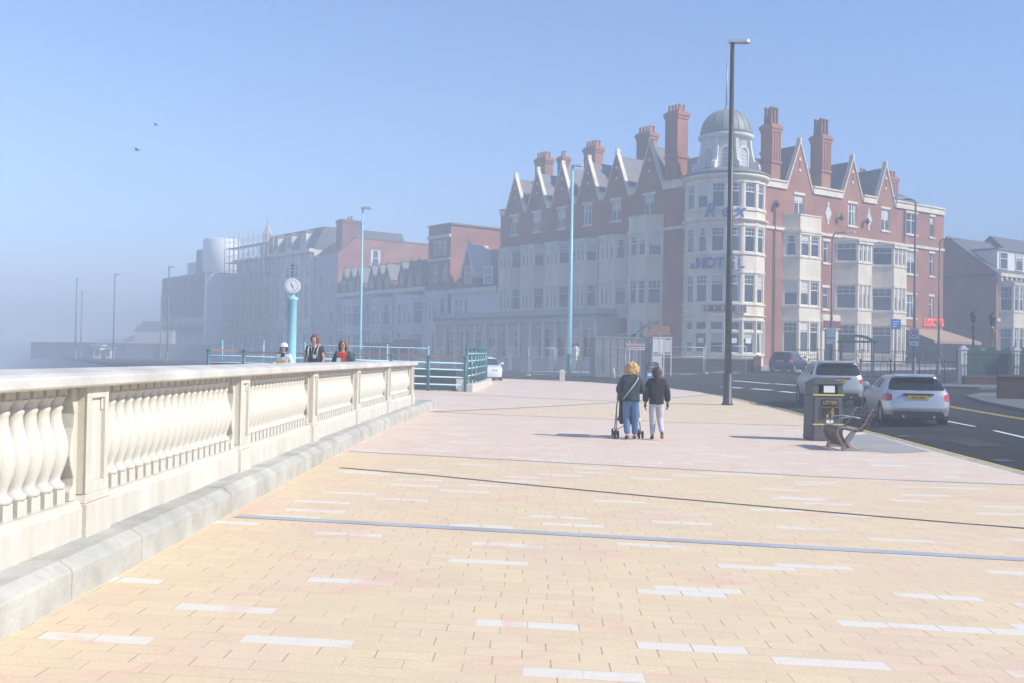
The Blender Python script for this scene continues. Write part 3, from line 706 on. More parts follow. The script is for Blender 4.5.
# bay windows -------------------------------------------------
def bay(root, fr, s0, s1, d, cs, floors, ztop, zbot, mats=('cream_wall',), front_lights=2, side_lights=1, parapet=0, bands=True, roofh=.5, name='bay_window'):
    pts = [(s0, 0), (s0+cs, d), (s1-cs, d), (s1, 0)]
    bo_ = MB(fr); todo = []
    for i in range(3):
        P_, Q_ = pts[i], pts[i+1]
        f2, L_ = fr.sub(P_, Q_) if True else None
        a = fr(*P_, 0); mid = (Vector(fr(*P_, 0))+Vector(fr(*Q_, 0)))/2; cen = fr((s0+s1)/2, 0, 0)
        if f2.n.dot(mid-cen) < 0: f2.n = -f2.n
        lights = front_lights if i == 1 else side_lights
        mg = .2 if i == 1 else .12
        ops = []; 
        lw = (L_-mg*(lights+1))/lights
        for (z0, z1, tr) in floors:
            for q in range(lights):
                x0 = mg+q*(lw+mg); ops.append((x0, x0+lw, z0, z1)); todo.append((f2, x0+lw/2, z0, lw, z1-z0, tr))
        sub = MB(f2); sub.panel(0, L_, zbot, ztop, ops, 0, .2, 0)
        for (z0, z1, tr) in floors:
            sub.box(-.04, L_+.04, -.02, .07, z0-.16, z0-.02, 0); sub.box(-.03, L_+.03, -.02, .05, z1+.05, z1+.22, 0)
        sub.box(-.06, L_+.06, -.02, .12, ztop-.22, ztop, 0)
        if parapet:
            sub.box(0, L_, -.2, 0, ztop, ztop+parapet, 0); sub.box(-.04, L_+.04, -.24, .06, ztop+parapet, ztop+parapet+.12, 0)
        off = len(bo_.v); bo_.v += sub.v; bo_.F += [([k+off for k in a_], m_, s_) for a_, m_, s_ in sub.F]
    if parapet:
        bo_.face([bo_.pt(*p, ztop-.01) for p in pts], 1)
    else:
        e = .15
        A = [bo_.pt(s0-e, 0, ztop+.002), bo_.pt(s0+cs-e, d+e, ztop+.002), bo_.pt(s1-cs+e, d+e, ztop+.002), bo_.pt(s1+e, 0, ztop+.002)]
        B = [bo_.pt(s0+cs*.6, 0, ztop+roofh), bo_.pt(s1-cs*.6, 0, ztop+roofh)]
        bo_.face([A[0], A[1], B[0]], 1); bo_.face([A[1], A[2], B[1], B[0]], 1); bo_.face([A[2], A[3], B[1]], 1); bo_.face(A, 1)
    # inner dark core so nothing shows through
    o = bo_.build(name, [mats[0], 'lead'], root, recalc=False)
    for f2, x, z, w_, h, tr in todo: put_window(o, f2, x, -.12, z, w_, h, lights=1, transom=tr, grid=bool(tr), fw=.09)
    return o
fl3 = [(10.7, 12.5, .64), (6.5, 8.6, .64)]
gf = [(2.5, 5.1, .68)]
bay(hotel, FLl, 7.1, 11.2, 1.1, .9, fl3+gf, 12.95, ZB, parapet=1.2, front_lights=2)
for s in (11.5, 15.4, 19.3, 23.1, 26.8):
    bay(hotel, FLl, s, s+3.55, .95, .8, fl3, 12.9, 5.4, front_lights=3)
bay(hotel, FRr, 6.9, 11.5, 1.1, .9, fl3+gf, 12.95, ZB, parapet=1.2, front_lights=2)
bay(hotel, FRr, 14.0, 18.6, 1.5, 1.3, fl3+gf, 12.5, ZB, front_lights=3)
bay(hotel, FRr, 19.3, 23.9, 1.5, 1.3, fl3+gf, 12.5, ZB, front_lights=3)
# entrance between the right bays, with dark red name board
mb = MB(FRr)
mb.box(11.62, 11.95, 0, .55, ZB, 4.6, 0); mb.box(13.5, 13.85, 0, .55, ZB, 4.6, 0); mb.box(11.55, 13.92, 0, .7, 4.6, 5.9, 0)
mb.box(12.0, 13.45, 0, .08, ZB+.4, 4.3, 1)
mb.build('porch', ['cream_wall', 'glass_dark'], hotel)
mb = MB(FRr); mb.box(11.6, 13.9, .7, .78, 4.75, 5.35, 0); mb.build('name_board', [mat('dark_red', (.16,.03,.03), rough=.6)], hotel)
M['dark_red'] = bpy.data.materials['dark_red']
# ornaments on brick between upper windows and downpipes
mb = MB(FRr)
for s in (12.9, 18.8): 
    for a, b, c_, d_ in ((-.1, .1, 13.9, 15.9), (-.4, .4, 14.7, 15.1), (-.25, .25, 14.4, 15.4)): mb.box(s+a, s+b, 0, .06+(b-a)*.02, c_, d_, 0)
for s in (15.0, 19.0, 22.8, 26.8): mb.box(s-.03, s+.03, -.002, .001, 14, 14.1, 0)
mb.build('plaster_ornament', ['white_wall'], hotel)
mb = MB(FRr)
for s, a, b in ((5.75, ZB, 15.3), (24.3, 5, 16.2)): mb.tube([(s, .12, a), (s, .12, b)], .06, 8)
mb.build('drainpipe', ['dark_metal'], hotel)
for s, z in ((14.4, 14.6), (18.2, 14.6), (5.75, 14.9)):
    mb = MB(FRr); mb.lathe([(0, -.32), (.17, -.1), (.2, .08), (.07, .28), (0, .5)], s, .35, z, 6); mb.box(s-.03, s+.03, .0, .35, z-.05, z+.05)
    mb.build('wall_lantern', ['dark_metal'], hotel)
# single storey front along the left facade
FX = MB(FLl)
sA, sB, dd, zt_ = 12.2, 38.2, 2.9, 5.0
ops = []; todo = []
s = sA+.5; rnd = random.Random(2)
while s < sB-2:
    w_ = rnd.choice((1.5, 1.1, 1.9, 1.5)); ops.append((s, s+w_, 1.7, 4.4)); todo.append((s+w_/2, 1.7, w_, 2.7)); s += w_+rnd.choice((.45, .6, .8))
FX.panel(sA, sB, ZB-.6, zt_, ops, dd, .25, 0)
FX.quad([(sA, 0, ZB), (sA, dd, ZB), (sA, dd, zt_), (sA, 0, zt_)], 0); FX.quad([(sB, 0, ZB-.6), (sB, dd, ZB-.6), (sB, dd, zt_), (sB, 0, zt_)], 0)
FX.box(sA-.15, sB, -.01, dd+.3, zt_+.003, zt_+.5, 0); FX.box(sA-.25, sB, 0, dd+.5, zt_+.5, zt_+.68, 1); FX.box(sA-.15, sB, 0, dd+.28, zt_+.68, zt_+1.15, 0)
for k in range(15):
    s = sA+.15+k*(sB-sA-.4)/14; FX.box(s-.16, s+.16, dd+.003, dd+.17, ZB-.6, zt_, 2)
ann = FX.build('ground_floor_front', ['grey_wall', 'lead', 'cream_wall'], hotel)
for s, z, w_, h in todo: put_window(ann, FLl, s, dd-.14, z, w_, h, lights=2 if w_ > 1.3 else 1, transom=.7)
# corner tower ------------------------------------------------
TC = Vector((17.45, 86.0)); TR = 3.32
tower = MB(); todo = []
NF = 10; fa = R(24); mid = R(-99)
for i in range(NF):
    a0 = mid+(i-NF/2)*fa; a1 = a0+fa
    p = TC+Vector((math.cos(a0), math.sin(a0)))*TR; q = TC+Vector((math.cos(a1), math.sin(a1)))*TR
    am = (a0+a1)/2; f2 = Fr(p, q-p, (math.cos(am), math.sin(am))); L_ = (q-p).length
    sub = MB(f2); ops = []
    for z0, z1, tr in ((13.95, 15.95, .66), (10.4, 12.4, .66), (6.35, 8.6, .66)):
        ops.append((.17, L_-.17, z0, z1)); todo.append((f2, L_/2, z0, L_-.34, z1-z0, tr, True))
    ops.append((.15, L_-.15, 2.3, 3.95)); todo.append((f2, L_/2, 2.3, L_-.3, 1.65, 0, False))
    ops.append((.15, L_-.15, 4.12, 4.85)); todo.append((f2, L_/2, 4.12, L_-.3, .73, 0, False))
    sub.panel(0, L_, ZB, 16.6, ops, 0, .2, 0)
    for z0, h, d_ in ((13.75, .16, .1), (16.0, .12, .06), (10.2, .16, .1), (12.5, .1, .06), (6.15, .16, .1), (8.72, .12, .08), (2.1, .18, .12), (4.9, .14, .08)):
        sub.box(-.02, L_+.02, -.02, d_, z0, z0+h, 0)
    sub.box(-.07, .07, -.02, .07, 2.3, 4.9, 0); sub.box(L_-.07, L_+.07, -.02, .065, 2.3, 4.9, 0)
    off = len(tower.v); tower.v += sub.v; tower.F += [([k+off for k in a_], m_, s_) for a_, m_, s_ in sub.F]
for z, prof in ((12.85, [(TR-.1, 0), (TR+.12, .05), (TR+.22, .14), (TR+.22, .24), (TR, .27)]), (16.3, [(TR-.1, 0), (TR+.15, .05), (TR+.3, .22), (TR+.3, .36), (TR-.1, .4)]), (5.25, [(TR-.1, 0), (TR+.1, .04), (TR+.1, .12), (TR-.1, .14)])):
    tower.lathe(prof, TC.x, TC.y, z, 40, 0)
tw = tower.build('corner_tower', ['cream_wall'], hotel, recalc=False)
for f2, x, z, w_, h, tr, g in todo: put_window(tw, f2, x, -.12, z, w_, h, lights=1, transom=tr, grid=g, fw=.08)
mb = MB(); mb.lathe([(TR+.34, 16.71), (TR+.36, 16.85), (TR+.1, 17.0), (2.2, 17.45)], TC.x, TC.y, 0, 40, 0); mb.lathe([(2.75, 0), (.0, .01)], TC.x, TC.y, 13, 12)
mb.lathe([(2.9, 2), (2.9, 16)], TC.x, TC.y, 0, 20, 1)
mb.build('tower_roof', ['lead', 'glass_dark'], hotel)
mb = MB()                               # drum with arched openings and scroll buttresses
mb.lathe([(1.9, 17.0), (1.9, 19.75), (2.0, 19.85), (2.2, 19.95), (2.28, 20.1), (2.28, 20.22), (2.05, 20.28)], TC.x, TC.y, 0, 36)
for k in range(8):
    a = mid+R(22.5)+k*R(45); n_ = Vector((math.cos(a), math.sin(a)))
    f2 = Fr(TC, (-n_.y, n_.x), (n_.x, n_.y)); b2 = MB(f2)
    b2.prism([(1.85, 17.1), (2.75, 17.1), (2.85, 17.4), (2.75, 17.75), (2.45, 17.95), (2.3, 18.4), (2.15, 19.3), (2.1, 19.8), (1.85, 19.8)], -.16, .16, 0, axis='x') if False else None
    pr = [(1.8, 17.1), (2.8, 17.1), (2.95, 17.35), (2.85, 17.75), (2.5, 17.95), (2.35, 18.4), (2.2, 19.2), (2.15, 19.75), (1.8, 19.75)]
    A = [b2.pt(-.15, r_, z_) for r_, z_ in pr]; B = [b2.pt(.15, r_, z_) for r_, z_ in pr]; m_ = len(pr)
    b2.face(A); b2.face(B[::-1])
    for q in range(m_): b2.face([A[q], A[(q+1) % m_], B[(q+1) % m_], B[q]])
    off = len(mb.v); mb.v += b2.v; mb.F += [([k_+off for k_ in a_], 0, False) for a_, _, s_ in b2.F]
    # arched surround between buttresses
    a = mid+k*R(45); n_ = Vector((math.cos(a), math.sin(a))); f3 = Fr(TC, (-n_.y, n_.x), (n_.x, n_.y)); b3 = MB(f3)
    arc = [(.62*math.cos(t), 18.6+.62*math.sin(t)) for t in [math.pi*j/8 for j in range(9)]]; arc2 = [(.46*x/.62, 18.6+(z-18.6)*.46/.62) for x, z in arc]
    outer = [(.62, 17.3)]+arc+[(-.62, 17.3)]; inner = [(.46, 17.3)]+arc2+[(-.46, 17.3)]
    oi = [b3.pt(x, 2.0, z) for x, z in outer]; ii = [b3.pt(x, 2.0, z) for x, z in inner]; ib = [b3.pt(x, 1.7, z) for x, z in inner]; ob = [b3.pt(x, 1.7, z) for x, z in outer]
    for q in range(len(outer)-1):
        b3.face([oi[q], oi[q+1], ii[q+1], ii[q]]); b3.face([ii[q], ii[q+1], ib[q+1], ib[q]]); b3.face([oi[q], oi[q+1], ob[q+1], ob[q]])
    b3.box(-.45, .45, 1.84, 1.93, 17.3, 18.9, 1)
    for z in (17.6, 17.9, 18.2, 18.5): b3.box(-.45, .45, 1.93, 1.96, z, z+.06, 0)
    off = len(mb.v); mb.v += b3.v; mb.F += [([k_+off for k_ in a_], m2, False) for a_, m2, s_ in b3.F]
mb.build('drum', ['white_wall', 'grey_wall'], hotel, recalc=False)
mb = MB(); pr = [(2.12*math.cos(t), 20.28+2.25*math.sin(t)) for t in [math.pi/2*j/12 for j in range(12)]]+[(.16, 22.5), (.12, 22.75), (.02, 22.9)]
mb.lathe(pr, TC.x, TC.y, 0, 40)
for k in range(20):
    a = k*R(18); n_ = Vector((math.cos(a), math.sin(a)))
    mb.tube([(TC.x+n_.x*(r_+.015), TC.y+n_.y*(r_+.015), z_) for r_, z_ in pr[:12]], .025, 4)
dome = mb.build('dome', ['dome_lead'], hotel)
mb = MB(); mb.tube([(TC.x, TC.y, 22.7), (TC.x, TC.y, 26.6)], [.07, .045], 8); mb.build('flagpole', ['grey_metal'], dome)
# lettering
M['sign_blue'] = mat('sign_blue', (.06,.13,.36), rough=.4); M['sign_letter_white'] = mat('sign_letter_white', (.75,.75,.72), rough=.5)
def tower_text(letters, z, size, step, a_start, m, shear=0, ext=.05, off=.14, bold=0):
    mb = MB()
    for i, ch in enumerate(letters):
        if ch == ' ': continue
        a = a_start+step*i if not isinstance(step, list) else a_start+step[i]
        n_ = Vector((math.cos(a), math.sin(a))); p = TC+n_*(TR+off)
        mb = MB(); put_text(mb, ch, (p.x, p.y, z), n_, size, ext, 0, shear, bold)
        mb.build('letter', [m], hotel, recalc=False)
v = math.atan2(-TC.y, -TC.x)            # towards the viewer
tower_text('Rex', 13.62, 1.5, [0, R(20), R(38)], v-R(20), 'sign_blue', shear=.3, bold=.035, off=.26)
tower_text('HOTEL', 9.45, 1.2, [0, R(14), R(28), R(42), R(55)], v-R(33), 'sign_blue', bold=.03)
tower_text('A', 9.3, .6, R(10), v-R(47), 'sign_blue', bold=.03)
# small framed board: four dark red letter tiles and a striped box
mb = MB(); tb = MB()
for i, ch in enumerate('DEEP'):
    a = v-R(22)+R(10.5)*i; n_ = Vector((math.cos(a), math.sin(a))); p = TC+n_*(TR+.03)
    f2 = Fr(p, (-n_.y, n_.x), (n_.x, n_.y)); b2 = MB(f2); b2.box(-.3, .3, 0, .08, 5.62, 6.12)
    off = len(mb.v); mb.v += b2.v; mb.F += [([k_+off for k_ in a_], 0, False) for a_, _, s_ in b2.F]
    q = TC+n_*(TR+.12); put_text(tb, ch, (q.x, q.y, 5.87), n_, .5, .01)
bd = mb.build('letter_tile', ['dark_red'], hotel); tb.build('letter', ['sign_letter_white'], bd, recalc=False)
a = v+R(24); n_ = Vector((math.cos(a), math.sin(a))); p = TC+n_*(TR+.02); f2 = Fr(p, (-n_.y, n_.x), (n_.x, n_.y)); mb = MB(f2)
mb.box(-.38, .38, 0, .25, 5.5, 6.2, 0)
for k in range(6): mb.box(-.34+k*.125, -.28+k*.125, .25, .27, 5.54, 6.16, 1)
mb.build('vent_box', ['white_wall', 'dark_metal'], hotel)
# notices in ground floor windows
mb = MB()
for k in (3, 5, 6):
    a = mid+(k-NF/2+.5)*fa; n_ = Vector((math.cos(a), math.sin(a))); p = TC+n_*(TR-.14); f2 = Fr(p, (-n_.y, n_.x), (n_.x, n_.y)); b2 = MB(f2)
    b2.box(-.28, .28, 0, .02, 3.1, 3.5); off = len(mb.v); mb.v += b2.v; mb.F += [([k_+off for k_ in a_], 0, False) for a_, _, s_ in b2.F]
mb.build('window_notice', ['white_frame'], hotel)
# ================================================================== OTHER BUILDINGS
def bz(p): return .4
def block(root, fr, s0, s1, depth, z0, z1, ops, wins, m='grey_wall', lights=1, transom=.5, side='same'):
    mb = MB(fr); mb.panel(s0, s1, z0, z1, ops, 0, .2, 0)
    sm = 1 if side != 'same' else 0
    mb.quad([(s0, 0, z0), (s0, -depth, z0), (s0, -depth, z1), (s0, 0, z1)], sm); mb.quad([(s1, 0, z0), (s1, -depth, z0), (s1, -depth, z1), (s1, 0, z1)], sm)
    mb.quad([(s0, -depth, z0), (s1, -depth, z0), (s1, -depth, z1), (s0, -depth, z1)], sm)
    o = mb.build('wall', [m, m if side == 'same' else side], root, recalc=False)
    for (s, z, w_, h, L_, tr) in wins: put_window(root, fr, s, -.12, z, w_, h, lights=L_, transom=tr)
    return o
def opw(wins): return [(s-w_/2, s+w_/2, z, z+h) for s, z, w_, h, L_, tr in wins]
def gabled_roof(root, fr, s0, s1, d, ze, zr, m='slate', ov=.25):
    mb = MB(fr)
    A = [(s0-ov, ov, ze-.1), (s1+ov, ov, ze-.1), (s1+ov, -d/2, zr), (s0-ov, -d/2, zr)]; B = [(s0-ov, -d/2, zr), (s1+ov, -d/2, zr), (s1+ov, -d-ov, ze-.1), (s0-ov, -d-ov, ze-.1)]
    mb.quad(A); mb.quad(B); mb.quad([(s, n, z-.15) for s, n, z in A]); mb.quad([(s, n, z-.15) for s, n, z in B])
    mb.face([mb.pt(s0, 0, ze-.1), mb.pt(s0, -d/2, zr-.12), mb.pt(s0, -d, ze-.1)], 1); mb.face([mb.pt(s1, 0, ze-.1), mb.pt(s1, -d/2, zr-.12), mb.pt(s1, -d, ze-.1)], 1)
    return mb
def stack(parent, fr, s, n, w_, d_, z0, z1, pots, m='dull_brick'):
    mb = MB(fr); mb.box(s-w_/2, s+w_/2, n-d_/2, n+d_/2, z0, z1-.4); mb.box(s-w_/2-.12, s+w_/2+.12, n-d_/2-.12, n+d_/2+.12, z1-.4, z1-.15); mb.box(s-w_/2, s+w_/2, n-d_/2, n+d_/2, z1-.15, z1)
    o = mb.build('chimney', [m], parent); mb = MB(fr)
    for k in range(pots): mb.lathe([(.16, 0), (.13, .45), (.17, .5), (.17, .58), (.1, .58)], s-w_/2+w_*(k+.5)/pots, n, z1-.01, 8)
    mb.build('chimney_pot', ['chimney_pot'], parent if False else o.parent); return o
# --- low white rendered house beside the hotel
r0 = thing('rendered_house', tuple(LP(34, 0))+(.4,), 'low white rendered house with slate roof and pointed dormer, against the hotel', 'house')
wins = [(38.6-k*.95, 5.6, .6, 2.4, 1, .6) for k in range(3)]
block(r0, FLl, 30.8, 39.5, 9, 0, 8.6, opw(wins), wins, 'white_wall')
mb = MB(FLl); mb.box(30.8, 39.6, 0, .3, 8.6, 9.1); mb.build('cornice', ['cream_wall'], r0)
rf = gabled_roof(r0, FLl, 30.8, 39.5, 9, 9.1, 13.8).build('roof', ['slate', 'dull_brick'], r0, recalc=False)
mb = MB(FLl); mb.prism([(35.0, 9.1), (37.6, 9.1), (37.6, 10.5), (36.3, 13.6), (35.0, 10.5)], -2.5, .02, axis='y')
mb.box(35.5, 35.62, .0, .1, 9.5, 11.6, 1)
for sg in (-1, 1): mb.prism([(36.3+sg*1.55, 10.2), (36.3+sg*1.3, 10.2), (36.3, 13.3), (36.3, 13.9)], -2.6, .22, 1, axis='y')
mb.lathe([(0.02, 0), (.22, .15), (.2, .5), (.05, .9), (0, 1.3)], 36.3, .0, 13.7, 8, 1)
dm = mb.build('dormer', ['dull_brick', 'white_wall'], rf); 
o = bpy.data.objects.new('dormer_window', window(1.1, 1.9, 2, .6)); COL.objects.link(o); o.parent = rf; o.location = FLl(36.3, .09, 9.6)-root_loc(rf); o.rotation_euler.z = FLl.rot
put_window(r0, FLl, 32.6, .02, 9.4, 1.6, 1.9, lights=2, transom=.5)
# --- tall narrow red brick building with a blank brick side wall
r1 = thing('brick_building', tuple(LP(42, 0))+(.4,), 'tall narrow red brick building with flat roof and large blank brick side wall', 'building')
wins = [(s, z, 1.0, h, 1, .5) for s in (40.9, 42.9) for z, h in ((10.2, 1.9),)]+[(41.0, 13.1, .8, 1.7, 1, .5), (42.0, 13.1, .8, 1.7, 1, .5), (43.0, 13.1, .8, 1.7, 1, .5)]
block(r1, FLl, 39.8, 44.3, 16, 0, 16.4, opw(wins), wins, 'dull_brick', side='red_brick')
mb = MB(FLl); mb.box(39.75, 44.35, .0, .2, 15.0, 15.35); mb.build('cornice', ['white_wall'], r1); mb = MB(FLl); mb.box(39.8, 44.3, 0, .12, 12.5, 12.7); mb.build('cornice', ['white_wall'], r1)
mb = MB(FLl); mb.box(39.6, 44.5, -16.2, .1, 16.4, 16.6); mb.build('roof', ['lead'], r1)
bay(r1, FLl, 40.2, 43.9, .9, .8, [(5.5, 8.2, .66), (1.7, 4.3, .7)], 9.0, 0, mats=('white_wall',), front_lights=2)
# --- terrace row with dormers (three houses)
labs = ['hazy terraced house with carved dormer, next to the tall brick building', 'middle hazy terraced house with two carved dormers behind the blue lamp post', 'hazy terraced house left of the blue lamp post, beneath the wide chimney']
for k in range(3):
    s0 = 44.6+k*7.1; s1 = s0+6.95
    r = thing('terraced_house', tuple(LP(s0+3.5, 0))+(.4,), labs[k], 'house', 'hazy terraced houses left of the hotel')
    wins = [(s1-1.0, 5.4, .9, 2.4, 1, .6), (s1-1.0, 1.2, 1.1, 3.2, 1, .75)]
    block(r, FLl, s0, s1, 9, 0, 9.2, opw(wins), wins, 'white_wall' if k == 0 else 'grey_wall')
    bay(r, FLl, s0+.4, s0+4.6, 1.1, .9, [(5.3, 7.9, .66), (1.5, 4.2, .7)], 8.7, 0, mats=('white_wall',), front_lights=2)
    mb = MB(FLl); mb.box(s0, s1, .0, .35, 9.2, 9.65); mb.build('cornice', ['cream_wall'], r); mb = MB(FLl); mb.box(s0+4.7, s1, 0, .2, 4.7, 5.0); mb.build('cornice', ['cream_wall'], r)
    rf = gabled_roof(r, FLl, s0+.05, s1-.05, 9, 9.6, 13.6, ov=.02).build('roof', ['slate', 'dull_brick'], r, recalc=False)
    for c in (s0+1.6, s0+3.4, s0+5.3):
        mb = MB(FLl); mb.prism([(c-.75, 9.65), (c+.75, 9.65), (c+.75, 11.0), (c, 12.6), (c-.75, 11.0)], -2.0, .05, axis='y')
        for sg in (-1, 1): mb.prism([(c+sg*.9, 10.8), (c+sg*.7, 10.8), (c, 12.4), (c, 12.8)], -2.1, .15, 1, axis='y')
        mb.box(c-.35, c+.35, .05, .1, 9.9, 11.2, 2); mb.lathe([(.05, 0), (.12, .2), (0, .6)], c, .0, 12.7, 6, 1)
        mb.build('dormer', ['dull_brick', 'slate', 'glass'], rf)
# --- taller brick house with wide chimney stack and side wall window
r3 = thing('gable_end_house', tuple(LP(68, 0))+(.3,), 'tall hazy brick house with wide chimney stack and one white window in its side wall', 'house')
S0 = 66.0
wins = [(s, z, 1.0, 2.2, 1, .5) for s in (67.6, 70.4) for z in (2, 5.8, 10.2)]
block(r3, FLl, S0, 72.5, 20, 0, 15.0, opw(wins), wins, 'grey_wall', side='red_brick')
fs = Fr(LP(S0, 0), -NL, -UL)            # side wall facing the hotel, s from the street inwards
mb = MB(FLl); mb.prism([(0, 15.0), (-20, 15.0), (-20, 17.2), (-2.5, 17.2)], S0, S0+.4, axis='x'); mb.build('side_gable', ['red_brick'], r3)
mb = MB(FLl); mb.quad([(S0+.4, 0, 15), (72.5, 0, 15), (72.5, -2.5, 17.0), (S0+.4, -2.5, 17.0)]); mb.quad([(S0+.4, -2.5, 17.0), (72.5, -2.5, 17.0), (72.5, -20, 17.0), (S0+.4, -20, 17.0)])
mb.box(S0-.08, S0+.45, -20, -2.5, 17.2, 17.35); rf3 = mb.build('roof', ['slate'], r3, recalc=False)
stack(rf3, FLl, S0+1.2, -2.3, 1.6, 3.2, 14.5, 19.6, 2)
put_window(r3, fs, 5.6, .03, 13.6, 1.5, 2.2, lights=1, transom=.5)
# --- big pale building with mansard and corner spire
r4 = thing('mansard_building', tuple(LP(84, 0))+(.2,), 'large pale hazy building with dark mansard roof and small spire behind the clock', 'building')
S0, S1 = 73.0, 99.0
wins = []
for s in [75+3.1*i for i in range(8)]:
    wins += [(s, 6.5, 1.2, 4.6, 1, .7), (s, 12.3, 1.1, 2.0, 1, .5)]
for s in [75+4.1*i for i in range(6)]: wins.append((s, 1.2, 1.8, 3.4, 2, .7))
block(r4, FLl, S0, S1, 16, 0, 16.0, opw(wins), wins, 'white_wall')
mb = MB(FLl); mb.box(S0-.2, S1+.1, 0, .8, 15.6, 16.1); mb.build('cornice', ['cream_wall'], r4); mb = MB(FLl); mb.box(S0, S1, 0, .35, 5.3, 5.8)
for i in range(9): mb.box(73.3+3.1*i, 73.9+3.1*i, 0, .25, 5.8, 15.6)
mb.build('cornice', ['cream_wall'], r4)
mb = MB(FLl); mb.prism([(0, 16.1), (-1.6, 19.3), (-14, 19.3), (-15.5, 16.1)], S0, 90.5, axis='x'); rf = mb.build('roof', ['slate'], r4)
for s in (76.5, 81, 85.5):
    mb = MB(FLl); mb.box(s-.9, s+.9, -1.6, -.1, 16.3, 18.6); mb.box(s-1.05, s+1.05, -1.7, .05, 18.6, 18.85, 1); mb.box(s-.5, s+.5, -.1, -.06, 16.7, 18.3, 2); mb.build('dormer', ['cream_wall', 'lead', 'glass'], rf)
c = FLl(92.5, -2, 0); mb = MB()
mb.lathe([(1.1, 16.1), (1.1, 18.2), (1.25, 18.4), (.85, 18.6), (.75, 19.6), (.85, 19.8), (.5, 20.6), (.18, 21.3), (.04, 22.6)], c.x, c.y, 0, 8, smooth=False); mb.build('spire', ['grey_wall'], r4)
# scaffold against its left part
sf = thing('scaffolding', tuple(LP(93, 2))+(.2,), 'tall hazy scaffolding of tubes and boards against the pale mansard building', 'scaffolding')
mb = MB(FLl); pl = MB(FLl)
for i in range(9):
    for n_ in (.9, 2.3): mb.tube([(84.1+1.8*i, n_, .1), (84.1+1.8*i, n_, 19.5+(i % 3)*.4)], .06, 5)
for z in [2.2*k+2.2 for k in range(8)]:
    for n_ in (.9, 2.3):
        mb.tube([(84.0, n_, z), (98.6, n_, z)], .05, 5); mb.tube([(84.0, n_, z+1.0), (98.6, n_, z+1.0)], .04, 5)
    pl.box(84.1, 98.5, 1.0, 2.2, z+.06, z+.12)
for i in range(0, 8, 2): mb.tube([(84.1+1.8*i, 2.35, .1), (85.9+1.8*i, 2.35, 19)], .04, 5)
mb.build('tube_frame', ['galv'], sf); pl.build('board', ['timber_grey'], sf)
# --- concrete leisure building: ribbed dark box on white base, slab and drum
r5 = thing('concrete_hall', tuple(LP(115, 0))+(.2,), 'hazy modern concrete hall with dark ribbed box, white slab and round tower', 'building')
def bx(s0, s1, n0, n1, z0, z1, m, name):
    mb = MB(FLl); mb.box(s0, s1, n0, n1, z0, z1); return mb.build(name, [m], r5)
bx(102, 120.5, -14, 1.8, 0, 5.3, 'white_wall', 'base')
mb = MB(FLl); mb.box(100.62, 121.5, -15, 3.9, 5.4, 14.2)
for i in range(21): mb.box(100.8+i*1.0, 101.1+i*1.0, 3.9, 4.15, 7.6, 13.9)
mb.build('ribbed_box', [mat('grey_cladding', (.24,.24,.25), rough=.8)], r5)
mb = MB(FLl); mb.box(100.8, 121.4, 3.901, 3.96, 6.0, 7.2)
for i in range(11): mb.box(101+i*2, 101.2+i*2, 3.96, 4.02, 6, 7.2, 1)
mb.build('window_band', ['glass', 'white_frame'], r5)
bx(99.6, 100.6, -14, 4.6, 0, 13.9, 'white_frame', 'slab_wall')
bx(99.5, 99.6, -1.0, -.4, 1, 12.5, 'glass_dark', 'slot_window')
c = FLl(108, -1, 0); mb = MB(); mb.lathe([(2.95, 13), (2.95, 20.0), (2.8, 20.2), (.1, 20.3)], c.x, c.y, 0, 28); mb.build('drum', ['white_frame'], r5)
bx(113.3, 116.5, -6, 0, 14.2, 19.0, 'white_wall', 'roof_block'); bx(116.6, 120.5, -6, 0, 14.2, 17.0, 'white_wall', 'roof_block')
mb = MB(FLl)
for i in range(3): mb.box(113.5+i, 113.8+i, 0, .25, 14.4, 18.7)
mb.build('fin', ['lead'], r5)
c = FLl(103.5, 5.9, 0); mb = MB(); mb.lathe([(1.0, 0), (1.0, 3.2), (.1, 3.25)], c.x, c.y, 0, 20); mb.build('round_kiosk', ['white_frame'], r5)
M['grey_cladding'] = bpy.data.materials['grey_cladding']
# --- far sea front wall, kiosks and headland houses
def wallthing(name, pts, h, th, label, cat, m, z0=None):
    c = pts[len(pts)//2]; r = MB(); 
    for (a, b), (c2, d) in zip(pts, pts[1:]):
        za, zb_ = (gz(a, b), gz(c2, d)) if z0 is None else (z0, z0)
        f = Fr((a, b), (c2-a, d-b)); L_ = math.hypot(c2-a, d-b); i = [r.pt(*f(*q)) for q in ((0, -th/2, za-.3), (L_, -th/2, zb_-.3), (L_, th/2, zb_-.3), (0, th/2, za-.3), (0, -th/2, za+h), (L_, -th/2, zb_+h), (L_, th/2, zb_+h), (0, th/2, za+h))]
        for q in ((0,1,2,3),(4,5,6,7),(0,1,5,4),(1,2,6,5),(2,3,7,6),(3,0,4,7)): r.face([i[k] for k in q])
    o = r.build(name, [m], loc=(c[0], c[1], gz(*c))); return tag(o, label, cat)
wallthing('promenade_wall', [(-26, 148), (-40, 149), (-56, 151), (-71.5, 155)], 2.2, .5, 'long low grey sea wall fading into the mist at far left', 'wall', 'grey_cladding')
hd = MB()
for i in range(14):
    x0 = -150+i*7; hd.box(x0, x0+6.9, 300-i*3, 306-i*3, -.5, 3.2+max(0, i-3)*.55+(i % 3)*.3)
o = hd.build('headland', ['grey_wall'], loc=(-100, 280, 0)); o['kind'] = 'structure'
hl = ['misty stepped house on the far headland, nearest the concrete hall', 'misty low house on the far headland, seaward of the stepped one']
